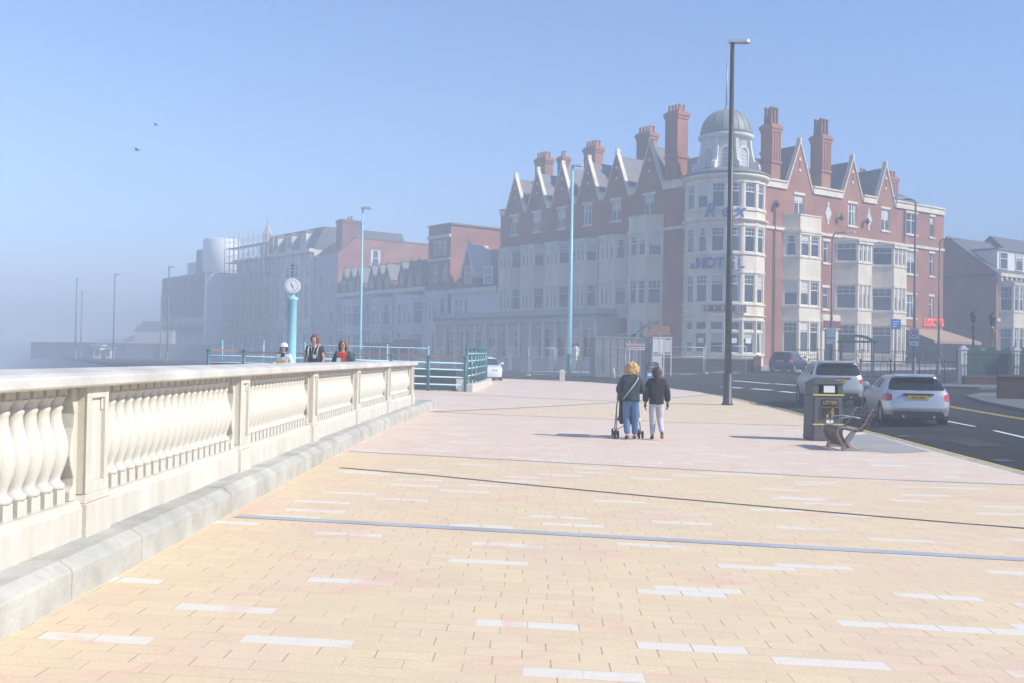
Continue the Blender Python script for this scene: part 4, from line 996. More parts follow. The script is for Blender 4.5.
for k, (px, D, w_, h) in enumerate(((153, 235, 8, 8.5), (141, 250, 8, 5.5))):
    p = AT(px, 350, D); mb = MB(Fr((p.x, p.y), (1, .2), (-.2, -1)))
    mb.box(-w_/2, w_/2, -8, 0, 0, h*.75); mb.prism([(-w_/2-.2, h*.75), (w_/2+.2, h*.75), (w_/4, h), (-w_/4, h)], -8.2, .2, 1, axis='y')
    o = mb.build('far_house', ['grey_wall', 'slate'], loc=(p.x, p.y, 0)); tag(o, hl[k], 'house', 'houses on the far headland')
for k, (px, D, w_) in enumerate(((97, 150, 1.0), (108, 150, .7))):
    p = AT(px, 355, D); mb = MB(Fr((p.x, p.y), (1, 0), (0, -1))); mb.box(-w_/2, w_/2, -1.5, 0, 0, 2.3-k*.4); mb.box(-w_/2-.3, w_/2+.3, -1.8, .3, 2.3-k*.4, 2.45-k*.4); mb.box(-w_/4, w_/4, 0, .03, .9, 1.8, 1)
    o = mb.build('kiosk', ['white_wall', 'glass_dark'], loc=(p.x, p.y, 0)); tag(o, ['taller of two tiny white kiosks in the mist on the far promenade', 'shorter of two tiny white kiosks in the mist on the far promenade'][k], 'kiosk', 'white kiosks on the far promenade')
# --- right hand terrace beyond the side street
tl = ['red brick terraced house with white dormer on its slate roof, nearest the hotel', 'terraced house behind the taller gas lamp, at the right edge']
for k in range(2):
    s0 = 40.8+k*8.6; s1 = s0+8.5
    r = thing('terraced_house', tuple(RP(s0+3, 0))+(1.2,), tl[k], 'house', 'brick terraced houses right of the hotel')
    wins = [(s0+6.2, 7.6, 1.5, 2.5, 1, .5), (s0+6.4, 2.2, 1.3, 3.6, 1, .75)]
    block(r, FRr, s0, s1, 11, ZB, 11.0, opw(wins), wins, 'red_brick', side='dull_brick')
    bay(r, FRr, s0+.5, s0+4.6, 1.1, .9, [(7.4, 10.0, .5), (2.3, 5.6, .7)], 10.4, ZB, mats=('cream_wall',), front_lights=2)
    mb = MB(FRr); mb.box(s0-.1, s1, 0, .55, 11.0, 11.35)
    for i in range(9): mb.box(s0+.15+i*.95, s0+.45+i*.95, 0, .45, 10.5, 11.0); 
    mb.build('cornice', ['cream_wall'], r); mb = MB(FRr); mb.box(s0, s1, 0, .14, 6.3, 6.6); mb.box(s0+5.5, s1-.2, 0, .1, 5.9, 6.2); mb.build('cornice', ['cream_wall'], r)
    zr = 15.6+k*.8
    rf = gabled_roof(r, FRr, s0, s1, 11, 11.4, zr).build('roof', ['slate', 'dull_brick'], r, recalc=False)
    mb = MB(FRr); mb.box(s0+1.0, s1-.4, -4, -.5, 11.5, 13.9); mb.box(s0+.85, s1-.25, -4.2, -.3, 13.9, 14.1, 1); mb.build('dormer', ['white_frame', 'lead'], rf)
    for c in (s0+2.2, s0+5.3):
        o = bpy.data.objects.new('dormer_window', window(1.5, 1.8, 1, .62)); COL.objects.link(o); o.parent = rf; o.location = FRr(c, -.46, 11.9)-root_loc(rf); o.rotation_euler.z = FRr.rot
mb = MB(FRr); mb.tube([(40.8, .1, ZB), (40.8, .1, 10.6)], .07, 8); 
# blue sign on bracket, awning, neon, timber fence at the restaurant
mb = MB(FRr); mb.box(24.0, 30.9, 0, 2.9, 3.6, 3.7) if False else None
A = [(24.3, .02, 5.1), (31.0, .02, 5.1), (31.8, 3.6, 3.9), (23.9, 3.6, 3.9)]
mb.quad(A); mb.quad([(a, b, c-.05) for a, b, c in A]); mb.quad([A[3], A[2], (31.8, 3.6, 3.65), (23.9, 3.6, 3.65)]); mb.quad([A[1], A[2], (31.8, 3.6, 3.65), (31.0, .02, 4.8)])
mb.build('awning', [mat('tan_canvas', (.42,.30,.20), rough=.9, var=.06)], hotel)
mb = MB(FRr); p = FRr(29.3, .15, 5.75); put_text(mb, "LUCY'S", p, FRr.n, 1.05, .04, 0, 0, .0); mb.build('neon_sign', [mat('neon_red', (.9,.09,.05), rough=.4, emit=.7)], hotel, recalc=False)
mb = MB(FRr); mb.box(24.4, 30.9, 0, .03, 1.0, 3.7); mb.build('shop_window', ['glass_dark'], hotel)
fw = MB(FRr)
for i in range(48):
    s = 24.2+i*.34; fw.box(s, s+.3, 5.6, 5.63, 1.0, 3.1+((i*7) % 5)*.03)
fw.box(24.2, 40.4, 5.54, 5.6, 1.5, 1.6); fw.box(24.2, 40.4, 5.54, 5.6, 2.6, 2.7)
o = fw.build('timber_fence', ['timber_grey'], loc=RP(32, 5.6).to_3d()+Vector((0, 0, 1))); tag(o, 'weathered vertical board fence under the tan awning', 'fence')
# building that closes the side street
# ================================================================== STREET FURNITURE
def gp(x, y, fn=gz): return Vector((x, y, fn(x, y)))
def tapered(name, parent, x, y, z0, z1, r0, r1, m, seg=12):
    mb = MB(); mb.tube([(x, y, z0), (x, y, z1)], [r0, r1], seg); return mb.build(name, [m], parent)
def lamp_post(px, D, h, label, m, arm=1, r=.09, base_m=None, group='lamp posts', fn=gz, head='flat', base_h=1.6, name='street_lamp'):
    p = AT(px, 358, D); x, y = p.x, p.y; z = fn(x, y)
    t = thing(name, (x, y, z), label, 'street lamp', group); mb = MB()
    mb.tube([(x, y, z-.1), (x, y, z+h*.3), (x, y, z+h)], [r, r*.9, r*.55], 12)
    if head == 'curve':
        mb.tube([(x, y, z+h-.02), (x+arm*.15, y, z+h+.22), (x+arm*.45, y, z+h+.3), (x+arm*.9, y, z+h+.28)], r*.5, 8)
    mb.build('pole', [m], t)
    if base_m is not None: mb = MB(); mb.tube([(x, y, z-.1), (x, y, z+base_h)], r*1.18, 14); mb.build('base_sleeve', [base_m], t)
    else: mb = MB(); mb.lathe([(r*1.6, 0), (r*1.6, .05), (r*1.25, .1), (r*1.25, 1.1), (r, 1.15)], x, y, z, 14); mb.build('base_sleeve', [m], t)
    mb = MB(); hz_ = z+h+(.28 if head == 'curve' else .0); hx = x+arm*(.9 if head == 'curve' else .0)
    mb.prism([(hx-arm*.1, -.13), (hx+arm*.55, -.16), (hx+arm*.62, 0), (hx+arm*.55, .16), (hx-arm*.1, .13)], hz_, hz_+.1, axis='z') if False else None
    pts = [(-.12, -.12), (.5, -.17), (.62, -.1), (.62, .1), (.5, .17), (-.12, .12)]
    mb.prism([(hx+arm*a, y+b) for a, b in pts], hz_, hz_+.11); mb.build('lamp_head', ['galv'], t)
    return t
lamp_post(569.5, 62.3, 12.9, 'tall light blue lamp post with a dark teal base, in front of the hotel', 'blue_paint', 1, .125, 'teal_paint', 'tall blue lamp posts')
lamp_post(360, 62, 10.0, 'slimmer light blue lamp post among the railings near the clock', 'blue_paint', 1, .085, 'teal_paint', 'tall blue lamp posts')
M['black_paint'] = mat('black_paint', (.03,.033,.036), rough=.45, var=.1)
lamp_post(728, 37.9, 13.25, 'tallest black lamp post, standing by the kerb in front of the domed tower', 'black_paint', 1, .135, None, 'black lamp posts')
M['lamp_grey'] = mat('lamp_grey', (.12,.12,.125), rough=.5)
l833 = lamp_post(831, 70, 9.3, 'dark lamp post with a curved arm and a grey sign, before the hotel entrance', 'lamp_grey', 1, .10, None, 'black lamp posts', head='curve')
l916 = lamp_post(914, 74, 12.2, 'tall dark lamp post carrying the white thirty zone sign', 'lamp_grey', -1, .12, None, 'black lamp posts', head='curve')
l940 = lamp_post(938.5, 76, 9.6, 'dark lamp post with a curved arm at the right end of the hotel', 'lamp_grey', 1, .09, None, 'black lamp posts', head='curve')
for px, D, h, lb in ((167, 110, 10, 'hazy distant lamp post at the left edge of the concrete hall'), (113, 122, 10, 'hazy distant lamp post beside the white kiosks'), (75, 130, 10, 'hazy distant lamp post, right of the pair standing farthest left'), (80.5, 150, 9.5, 'fainter hazy lamp post close behind another at far left'), (136, 240, 9.5, 'very faint short lamp post above the headland'), (160, 150, 9.0, 'faint lamp post just left of the concrete hall')):
    if px == 75: lb = 'hazy distant lamp post farthest left in the mist'
    lamp_post(px, D, h, lb, 'lamp_grey', 1, .11, None, 'distant lamp posts in the mist')
# 30 zone sign on the lamp post
M['sign_white'] = mat('sign_white', (.74,.75,.76), rough=.4, var=0); M['sign_red'] = mat('sign_red', (.55,.03,.03), rough=.4, var=0); M['sign_black'] = mat('sign_black', (.015,.015,.016), rough=.4, var=0)
def ring(mb, c, n, r0, r1, m, off):
    x = Vector((-n.y, n.x, 0)); P = []
    for r in (r0, r1): P.append([mb.pt(*(c+n*off+x*r*math.cos(t)+Vector((0, 0, 1))*r*math.sin(t))) for t in [2*math.pi*i/28 for i in range(28)]])
    for i in range(28): mb.face([P[0][i], P[0][(i+1) % 28], P[1][(i+1) % 28], P[1][i]], m)
p = AT(914, 335, 73.7); nf = Vector((-p.x, -p.y, 0)).normalized(); f = Fr((p.x, p.y), (-nf.y, nf.x), (nf.x, nf.y))
mb = MB(f); mb.box(-.33, .33, 0, .03, 2.95, 4.2); sg = mb.build('zone_sign', ['sign_white'], l916)
mb = MB(); c = Vector((p.x, p.y, 3.86)); ring(mb, c, nf, .21, .28, 0, .035); mb.build('red_ring', ['sign_red'], sg, recalc=False)
mb = MB(); q = c+nf*.045; put_text(mb, '30', (q.x, q.y, 3.86), nf, .3, .004, 0, 0, .01); mb.build('number', ['sign_black'], sg, recalc=False)
mb = MB(); put_text(mb, 'ZONE', (q.x, q.y, 3.38), nf, .22, .004, 0, 0, .008); mb.build('lettering', ['sign_black'], sg, recalc=False); mb = MB(); put_text(mb, 'P', (q.x, q.y, 3.1), nf, .18, .004, 0, 0, .01); mb.build('lettering', ['sign_black'], sg, recalc=False)
p = AT(831, 332, 69.8); nf = Vector((-p.x, -p.y, 0)).normalized(); f = Fr((p.x, p.y), (-nf.y, nf.x), (nf.x, nf.y))
mb = MB(f); mb.box(-.3, .3, 0, .03, 2.9, 4.0); mb.box(-.3, .3, .03, .035, 3.3, 3.36, 1); mb.build('sign_plate', ['sign_white', 'lamp_grey'], l833)
# blue hanging sign on its own post
p = AT(895, 350, 72); x, y, z = p.x, p.y, gz(p.x, p.y); t = thing('sign_post', (x, y, z), 'blue rectangular sign on a thin black post before the right bays', 'sign')
mb = MB(); mb.tube([(x, y, z-.1), (x, y, 4.8)], .05, 8); mb.tube([(x, y, 4.4), (x+1.2, y, 4.25)], .03, 6); mb.build('post', ['dark_metal'], t)
M['sign_blue2'] = mat('sign_blue_plate', (.03,.16,.52), rough=.4, var=0)
mb = MB(Fr((x, y), (1, .1), (.3, -1))); mb.box(-.36, .34, .06, .1, 4.05, 4.75); s2 = mb.build('sign_board', ['sign_blue2'], t)
mb = MB(Fr((x, y), (1, .1), (.3, -1)));
for k in range(3): mb.box(-.25, .22-.1*k, .1, .108, 4.55-k*.17, 4.6-k*.17)
mb.build('stripe', ['sign_white'], s2)
# bus shelter
x, y = 22.4, 67.5; z = gz(x, y)+.1; t = thing('bus_shelter', (x, y, z), 'small bus shelter with an arched green roof before the hotel bays', 'bus shelter')
f = Fr((x, y), (.93, -.1), (-.3, -1)); M['green_paint'] = mat('green_paint', (.03,.12,.09), rough=.4)
mb = MB(f); pr = [(-1.25+2.5*i/10, z+2.2+.42*math.sin(math.pi*i/10)) for i in range(11)]
mb.prism(pr+[(a, b-.09) for a, b in pr[::-1]], -2.4, .7, axis='y'); mb.build('roof', ['green_paint'], t)
mb = MB(f)
for a in (-1.0, 1.0):
    for b in (-2.2, .5): mb.box(a-.045, a+.045, b-.045, b+.045, z-.1, z+2.35)
for b in (-2.2, .5): mb.box(-1.0, 1.0, b-.03, b+.03, z+2.15, z+2.22)
for a in (-1.0, 1.0): mb.box(a-.03, a+.03, -2.2, .5, z+2.16, z+2.21)
mb.build('frame', ['green_paint'], t)
mb = MB(f); mb.box(-.03, -.01, -2.1, .4, z+.3, z+2.1) if False else mb.box(-.95, -.93, -2.1, .4, z+.3, z+2.1); mb.build('glass_panel', ['glass'], t)
mb = MB(f); mb.box(-.8, -.5, -2.0, .3, z+.45, z+.5); mb.box(-.68, -.62, -1.8, -1.74, z, z+.45); mb.box(-.68, -.62, .1, .16, z, z+.45); mb.build('bench_seat', ['sign_red'], t)
# railings ------------------------------------------------------
def railing(name, pts, h, m, label, rails, posts_every, group=None, bars=0, top=None, post_r=.03, rail_r=.02, rail_m=None, fn=gz, zoff=0, cat='railing', bar_r=.008):
    c = pts[0]; t = thing(name, (c[0], c[1], fn(*c)+zoff), label, cat, group)
    P = [Vector((a, b, fn(a, b)+zoff)) for a, b in pts]
    total = sum((q-p_).length for p_, q in zip(P, P[1:])); k = max(1, round(total/posts_every))
    def at(d):
        for p_, q in zip(P, P[1:]):
            l_ = (q-p_).length
            if d <= l_+1e-6: return p_.lerp(q, d/l_)
            d -= l_
        return P[-1]
    for i in range(k+1):
        p_ = at(total*i/k); mb = MB(); mb.tube([p_-Vector((0, 0, .08)), p_+Vector((0, 0, h))], post_r, 8); mb.lathe([(0, -.02), (post_r*1.5, .0), (post_r*1.5, .05), (0, .1)], p_.x, p_.y, p_.z+h, 8); mb.build('post', [m], t)
    for rz_ in rails:
        mb = MB(); mb.tube([p_+Vector((0, 0, rz_)) for p_ in P], rail_r, 6); mb.build('rail', [rail_m or m], t)
    if bars:
        mb = MB(); n_ = int(total/bars)
        for i in range(n_+1):
            p_ = at(total*i/n_); mb.tube([p_+Vector((0, 0, rails[0])), p_+Vector((0, 0, rails[-1]))], bar_r, 4, smooth=False)
        mb.build('bars', [m], t)['kind'] = 'stuff'
    if top:
        mb = MB(); 
        for p_, q in zip(P, P[1:]):
            f = Fr(p_, q-p_); L_ = (q-p_).length; mb.f = f; mb.box(0, L_, -.05, .05, (p_.z+q.z)/2+h-.02, (p_.z+q.z)/2+h+.045)
        mb.build('handrail', [top], t)
    return t
M['rail_blue'] = mat('rail_blue', (.40,.66,.74), rough=.35, var=0)
railing('railing', [(-12.6, 43.2), (-11.6, 44), (-1.95, 44)], 1.42, 'teal_paint', 'long light blue railing with teal posts and a wooden handrail beyond the balustrade', (.28, .6, .92, 1.2), 1.55, 'blue promenade railings', top='wood_rail', post_r=.07, rail_r=.035, rail_m='rail_blue')
railing('railing', [(-1.9, 44.2), (-1.62, 48), (-1.35, 54), (-1.4, 58)], 1.45, 'teal_paint', 'teal railing with close posts on a low stone plinth, receding towards the road', (.3, .62, .94, 1.26), 1.5, 'blue promenade railings', post_r=.06, rail_r=.03, rail_m='rail_blue', zoff=.36)
railing('railing', [(-15.3, 55), (-4.4, 55)], 1.3, 'rail_blue', 'far thin light blue railing below the clock and terraced houses', (.15, .5, .85, 1.25), 2.0, 'blue promenade railings', post_r=.03, rail_r=.022, zoff=.55, bars=.5)
mb = MB(); pr = [(-2.25, 44.0), (-1.62, 43.95), (-1.35, 48), (-1.05, 54), (-1.1, 58.3), (-1.7, 58.3), (-1.75, 54), (-1.95, 48)]
mb.prism(pr, -.3, .36+.1); o = mb.build('stone_plinth', ['white_stone'], loc=(-1.7, 44, .1), bevel=.02); tag(o, 'low cream stone plinth carrying the teal posts', 'plinth')
wallthing('shade_backing', [(-13, 45.2), (-2.4, 45.2)], .95, .2, 'low dark backing added as shade behind the long light blue railing', 'wall', 'black_paint')  # added backing, its black colour stands in for the shade between the rails
# guard rails at the right
railing('guard_rail', [(20.3, 60.5), (23.5, 61), (27.5, 62.5)], 1.15, 'dark_metal', 'black pedestrian guard rail behind the silver hatchback', (.2, 1.1), 2.0, bars=.4, fn=gz, zoff=.05, post_r=.05, rail_r=.03, bar_r=.015)
railing('iron_railing', [tuple(RP(3, 4.5)), tuple(RP(23.5, 4.5))], 1.25, 'dark_metal', 'ornamental black iron railing along the hotel forecourt', (.25, 1.2), 3.0, bars=.25, zoff=.35, post_r=.04, rail_r=.03, bar_r=.018)
wallthing('forecourt_wall', [tuple(RP(2.8, 4.5)), tuple(RP(23.7, 4.5))], .5, .25, 'low dull stone kerb wall under the ornamental iron railing', 'wall', 'pavement_dark')
# red brick wall before the tower
t = thing('brick_wall', (14, 75, .7), 'low dull red brick wall with a brighter end pillar, before the round tower', 'wall')
mb = MB(Fr((10.9, 74.8), (6.3, -.9))); L_ = 6.36
mb.box(0, L_, -.12, .12, .2, 1.78); mb.build('wall_panel', ['brick_dark'], t); mb = MB(Fr((10.9, 74.8), (6.3, -.9))); mb.box(-.02, L_, -.16, .16, 1.785, 1.88); mb.build('coping', ['grey_wall'], t)
mb = MB(Fr((10.9, 74.8), (6.3, -.9))); mb.box(L_+.01, L_+.5, -.24, .24, .2, 1.95); mb.prism([(L_-.05, 1.96), (L_+.56, 1.96), (L_+.3, 2.1), (L_+.2, 2.1)], -.28, .28, axis='y'); mb.build('pillar', ['red_brick'], t)
# garden wall with cream pillars along the left facade
t = thing('garden_wall', tuple(LP(20, 8))+(.4,), 'low grey garden wall with square cream pillars before the left side of the hotel', 'wall')
fg = Fr(LP(6, 8), UL, NL)
for i in range(12):
    mb = MB(fg); s = i*2.9; mb.box(s, s+.55, -.25, .25, -.2, 2.35-.02*i); mb.box(s-.06, s+.61, -.31, .31, 2.35-.02*i, 2.5-.02*i); mb.prism([(s, 2.5-.02*i), (s+.55, 2.5-.02*i), (s+.35, 2.68-.02*i), (s+.2, 2.68-.02*i)], -.2, .2, axis='y'); mb.build('pillar', ['cream_wall'], t)
    if i < 11: mb = MB(fg); mb.box(s+.56, s+2.89, -.1, .1, -.2, 1.45); mb.box(s+.57, s+2.88, -.14, .14, 1.453, 1.55); mb.build('wall_panel', ['grey_wall'], t)
# temporary mesh fence panels
M['fence_white'] = mat('fence_white', (.55,.55,.54), rough=.5, var=0)
flab = ['mesh fence panel farthest left, before the cream pillars', 'mesh fence panel just left of the teal base of the blue lamp post', 'mesh fence panel just right of the teal base of the blue lamp post', 'mesh fence panel before the left end of the grey container', 'mesh fence panel before the low red brick wall', 'mesh fence panel beside the bright brick end pillar']
for k, (a, b) in enumerate((((1.2, 73), (3.0, 72.6)), ((3.1, 72.5), (4.7, 72.0)), ((4.8, 71.9), (6.0, 71.2)), ((6.1, 71.0), (7.6, 69.6)), ((10.3, 71.5), (13.2, 71.6)), ((13.3, 71.6), (16.3, 72.4)))):
    z = gz(*a); t = thing('mesh_fence_panel', (a[0], a[1], z), flab[k], 'fence panel', 'temporary mesh fence panels'); f = Fr(a, (b[0]-a[0], b[1]-a[1])); L_ = math.hypot(b[0]-a[0], b[1]-a[1])
    mb = MB()
    for s0, s1, z0, z1 in ((0, 0, 0, 2.0), (L_, L_, 0, 2.0), (0, L_, .12, .12), (0, L_, 1.98, 1.98), (0, L_, 1.35, 1.35)): mb.tube([f(s0, 0, z+z0), f(s1, 0, z+z1)], .028, 6)
    mb.build('frame', ['fence_white'], t); mb = MB()
    n_ = int(L_/.14)
    for i in range(1, n_): mb.tube([f(L_*i/n_, 0, z+.12), f(L_*i/n_, 0, z+1.98)], .004, 3, smooth=False)
    for i in range(1, 8): mb.tube([f(0, 0, z+.25*i), f(L_, 0, z+.25*i)], .004, 3, smooth=False)
    mb.build('mesh', ['galv'], t)
    for s in (0, L_):
        mb = MB(f); mb.box(s-.12, s+.12, -.35, .35, z-.02, z+.12); mb.build('foot_block', ['fence_white' if s else 'grey_wall'], t, bevel=.02)
# container with roof debris and notice board
M['container_paint'] = mat('container_paint', (.21,.23,.25), rough=.6, var=.12, scale=.8, stain=(.14,.13,.12), stain_amt=.4)
a = Vector((5.7, 70.6)); f = Fr(a, (1, .08), (.08, -1)); z = .42; t = thing('shipping_container', (7.6, 70.6, z), 'grey corrugated steel container standing before the hotel', 'container')
mb = MB(f); W_ = 3.75; prof = []; s = .06
pts = []; i = 0
while s < W_-.06: pts.append((s, 0 if (i//2) % 2 == 0 else -.045)); s += (.02 if i % 2 else (.40 if (i//2) % 2 == 0 else .05)); i += 1
pts = [(0, 0)]+pts+[(W_, 0)]
mb.prism(pts+[(W_, -2.4), (0, -2.4)], z+.12, z+2.72); mb.build('box_body', ['container_paint'], t)
mb = MB(f)
mb.box(-.03, W_+.03, -.1, .03, z, z+.16); mb.box(-.03, W_+.03, -.1, .035, z+2.62, z+2.76); mb.box(-.04, .08, -.1, .045, z+.161, z+2.619); mb.box(W_-.08, W_+.04, -.1, .045, z+.161, z+2.619); mb.build('frame', ['container_paint'], t)
lbs = ['grey corrugated sheet leaning on the container roof', 'weathered plywood sheet tilted up on the container roof', 'brown plywood sheet lying right of the tilted one on the container']
for k, (s0, s1, z0, z1, m_) in enumerate(((1.3, 3.0, z+2.9, z+3.1, 'lead'), (2.7, 4.0, z+2.85, z+3.85, 'timber_grey'), (3.5, 5.1, z+3.0, z+3.5, 'wood_rail'))):
    mb = MB(f); mb.prism([(s0, z0), (s0+.05, z0-.06), (s1, z1-.08), (s1-.03, z1)], -1.7, -.1+.12*k, axis='y')
    if k == 2: mb = MB(f); mb.prism([(3.55, z+2.86), (5.2, z+2.98), (5.15, z+3.55), (4.0, z+3.6)], -.5, -.42, axis='y'); mb.box(3.3, 5.3, -.6, .1, z+2.765, z+2.84)
    o = mb.build('loose_sheet', [m_], loc=f((s0+s1)/2, -.5, z0)); tag(o, lbs[k], 'sheet', 'loose sheets on the container')
t = thing('notice_board', tuple(f(4.2, .3, z)), 'white framed board with notices on legs, right of the container', 'notice board')
mb = MB(f)
for s in (3.85, 4.6, 5.1): mb.box(s, s+.06, .25, .31, z-.1, z+2.75)
for zz in (1.6, 2.7): mb.box(3.85, 5.16, .251, .309, z+zz, z+zz+.06)
mb.build('frame', ['white_frame'], t)
for k, (s0, s1, z0, z1, m_) in enumerate(((3.92, 4.26, 1.75, 2.65, 'white_frame'), (4.3, 4.58, 1.7, 2.65, 'white_frame'), (4.68, 5.08, 1.75, 2.6, 'white_wall'), (3.92, 4.5, .2, 1.5, 'white_wall'))): mb = MB(f); mb.box(s0, s1, .27, .3, z+z0, z+z1); mb.build('notice', [m_], t)
# warning sign on a post in front of the container
p = AT(629.5, 360, 69.6); x, y, z = p.x, p.y, gz(p.x, p.y); t = thing('warning_sign', (x, y, z), 'red and white sign reading WARNING on a white post before the container', 'sign')
mb = MB(); mb.tube([(x, y, z-.05), (x, y, 2.85)], .035, 8); mb.build('post', ['fence_white'], t)
f = Fr((x, y), (1, 0), (0, -1)); mb = MB(f); mb.box(-.15, 1.0, .05, .08, 2.28, 2.48); sb = mb.build('sign_board', ['sign_white'], t); mb = MB(f); mb.box(-.15, .95, .05, .081, 2.49, 2.75); rb = mb.build('red_panel', ['sign_red'], t)
mb = MB(); put_text(mb, 'WARNINGS', (x+.4, y-.09, 2.62), (0, -1), .24, .004, 0, 0, .006); mb.build('lettering', ['sign_white'], rb, recalc=False)
mb = MB(f)
for k in range(7): mb.box(-.1+k*.15, 0.0+k*.15, .08, .084, 2.34, 2.42)
mb.build('lettering', ['sign_red'], sb)
# advertising A-board
t = thing('sandwich_board', (7.75, 57.2, gz(7.75, 57.2)), 'black pavement sandwich board with white writing and a blue poster, beyond the teenager', 'sign')
x, y, z = 7.75, 57.2, gz(7.75, 57.2); f = Fr((x, y), (1, .1), (.1, -1)); mb = MB(f)
mb.prism([(-.0, z), (-.03, z), (-.28, z+1.15), (-.25, z+1.15)], -.35, .35, axis='x')
mb.prism([(-.38, z+.0), (-.02, z+.0), (-.02, z+1.05), (-.06, z+1.18), (-.2, z+1.25), (.0, z+1.25)], -.01, .01, axis='y') if False else None
mb.prism([(-.36, z), (.36, z), (.36, z+1.1), (.25, z+1.22), (-.25, z+1.22), (-.36, z+1.1)], 0.0, .03, axis='y'); mb.build('board', ['black_plastic'], t)
mb = MB(); put_text(mb, 'The', (x, y-.045, z+1.12), (0, -1), .12, .003, 0); mb.build('lettering', ['sign_white'], t, recalc=False); mb = MB(); put_text(mb, 'Boatyard', (x, y-.045, z+.98), (0, -1), .17, .003, 0); mb.build('lettering', ['sign_white'], t, recalc=False); mb = MB(); put_text(mb, 'open today', (x, y-.045, z+.82), (0, -1), .11, .003, 0); mb.build('lettering', ['sign_white'], t, recalc=False)
mb = MB(f); mb.box(-.34, .0, .03, .045, z+.1, z+.72); mb.box(-.26, -.08, .045, .05, z+.16, z+.3, 1); mb.box(-.28, -.06, .045, .05, z+.45, z+.6, 1); mb.build('poster', ['sign_blue2', 'sign_white'], t)
# bollard, cone
x, y = 2.95, 60.5; mb = MB(); mb.box(x-.15, x+.15, y-.15, y+.15, gz(x, y)-.05, gz(x, y)+.62); mb.prism([(x-.15, y-.15), (x+.15, y-.15), (x+.15, y+.15), (x-.15, y+.15)], gz(x, y)+.62, gz(x, y)+.72, top=[(x-.08, y-.08), (x+.08, y-.08), (x+.08, y+.08), (x-.08, y+.08)])
tag(mb.build('bollard', ['white_stone'], loc=gp(x, y), bevel=.015), 'short square cream bollard left of the teal lamp post base', 'bollard')
p = AT(613.5, 370, 69); x, y = p.x, p.y; z = rz(x, y); t = thing('traffic_cone', (x, y, z), 'small white and grey traffic cone at the foot of the container fence', 'cone'); mb = MB()
mb.lathe([(.17, .04), (.06, .72), (.04, .75)], x, y, z, 12); mb.build('cone', ['fence_white'], t); mb = MB(); mb.box(x-.22, x+.22, y-.22, y+.22, z, z+.045); mb.build('base', ['dark_metal'], t)
# navy boarded stall below the terraced houses
p = AT(392, 350, 96); x, y = p.x, p.y; t = thing('seafront_stall', (x, y, .3), 'hazy navy blue boarded stall with a flat canopy below the terraced houses', 'stall')
M['navy'] = mat('navy', (.03,.05,.12), rough=.6); mb = MB(); mb.box(x-2.5, x+1.6, y, y+2.4, .2, 2.55); mb.build('body', ['navy'], t)
mb = MB(); mb.prism([(x-2.6, 2.56), (x+2.4, 2.56), (x+2.4, 3.15), (x+.3, 3.15), (x+.1, 2.8), (x-2.6, 2.8)], y-.5, y+2.5, axis='y'); mb.build('canopy', ['navy'], t)
# clock on a pale blue pillar
p = AT(291.5, 340, 40); x, y = p.x, p.y; z = .3; t = thing('pillar_clock', (x, y, z), 'round white clock on a thick pale blue pillar', 'clock')
mb = MB(); mb.lathe([(.26, 0), (.26, .1), (.185, .2), (.18, 3.35), (.22, 3.38), (.22, 3.48), (.1, 3.52), (.06, 3.75)], x, y, z, 20); mb.build('pillar', ['blue_paint'], t)
zc = 1.6+(354.2-286)/1040*40; n_ = Vector((.12, -1, 0)).normalized(); f = Fr((x, y), (-n_.y, n_.x), (n_.x, n_.y)); mb = MB(f)
cir = lambda r, k=28: [(r*math.cos(2*math.pi*i/k), zc+r*math.sin(2*math.pi*i/k)) for i in range(k)]
mb.prism(cir(.30), -.13, .13, axis='y'); ca = mb.build('clock_case', ['white_wall'], t)
mb = MB(f); mb.prism(cir(.265), .13, .14, axis='y'); mb.prism(cir(.265), -.14, -.13, axis='y'); fc = mb.build('clock_face', ['sign_white'], t)
mb = MB(f)
for i in range(12):
    a = i*R(30); r0_, r1_ = .20, .245; d = Vector((math.sin(a), math.cos(a))); e = Vector((d.y, -d.x))*.012
    mb.prism([(d.x*r0_+e.x, zc+d.y*r0_+e.y), (d.x*r1_+e.x, zc+d.y*r1_+e.y), (d.x*r1_-e.x, zc+d.y*r1_-e.y), (d.x*r0_-e.x, zc+d.y*r0_-e.y)], .141, .146, axis='y')
mb.build('hour_marks', ['sign_black'], fc)
for nm, a, ln, wd in (('hour_hand', R(-28), .15, .018), ('minute_hand', R(152), .22, .012)):
    mb = MB(f); d = Vector((math.sin(a), math.cos(a))); e = Vector((d.y, -d.x))*wd; mb.prism([(e.x-d.x*.04, zc+e.y-d.y*.04), (d.x*ln, zc+d.y*ln), (-e.x-d.x*.04, zc-e.y-d.y*.04)], .148 if nm[0] == 'h' else .152, .151 if nm[0] == 'h' else .155, axis='y'); mb.build(nm, ['sign_black'], fc)
for i, (dx, zz) in enumerate(((0, .42), (-.0, .55), (0, .68), (0, .8))):
    mb = MB(); mb.lathe([(0, -.06), (.09, 0), (0, .06)], x, y, zc+zz, 8); mb.tube([(x, y, zc+.36), (x, y, zc+.9)], .015, 6); mb.build('finial', ['lamp_grey'], t); 
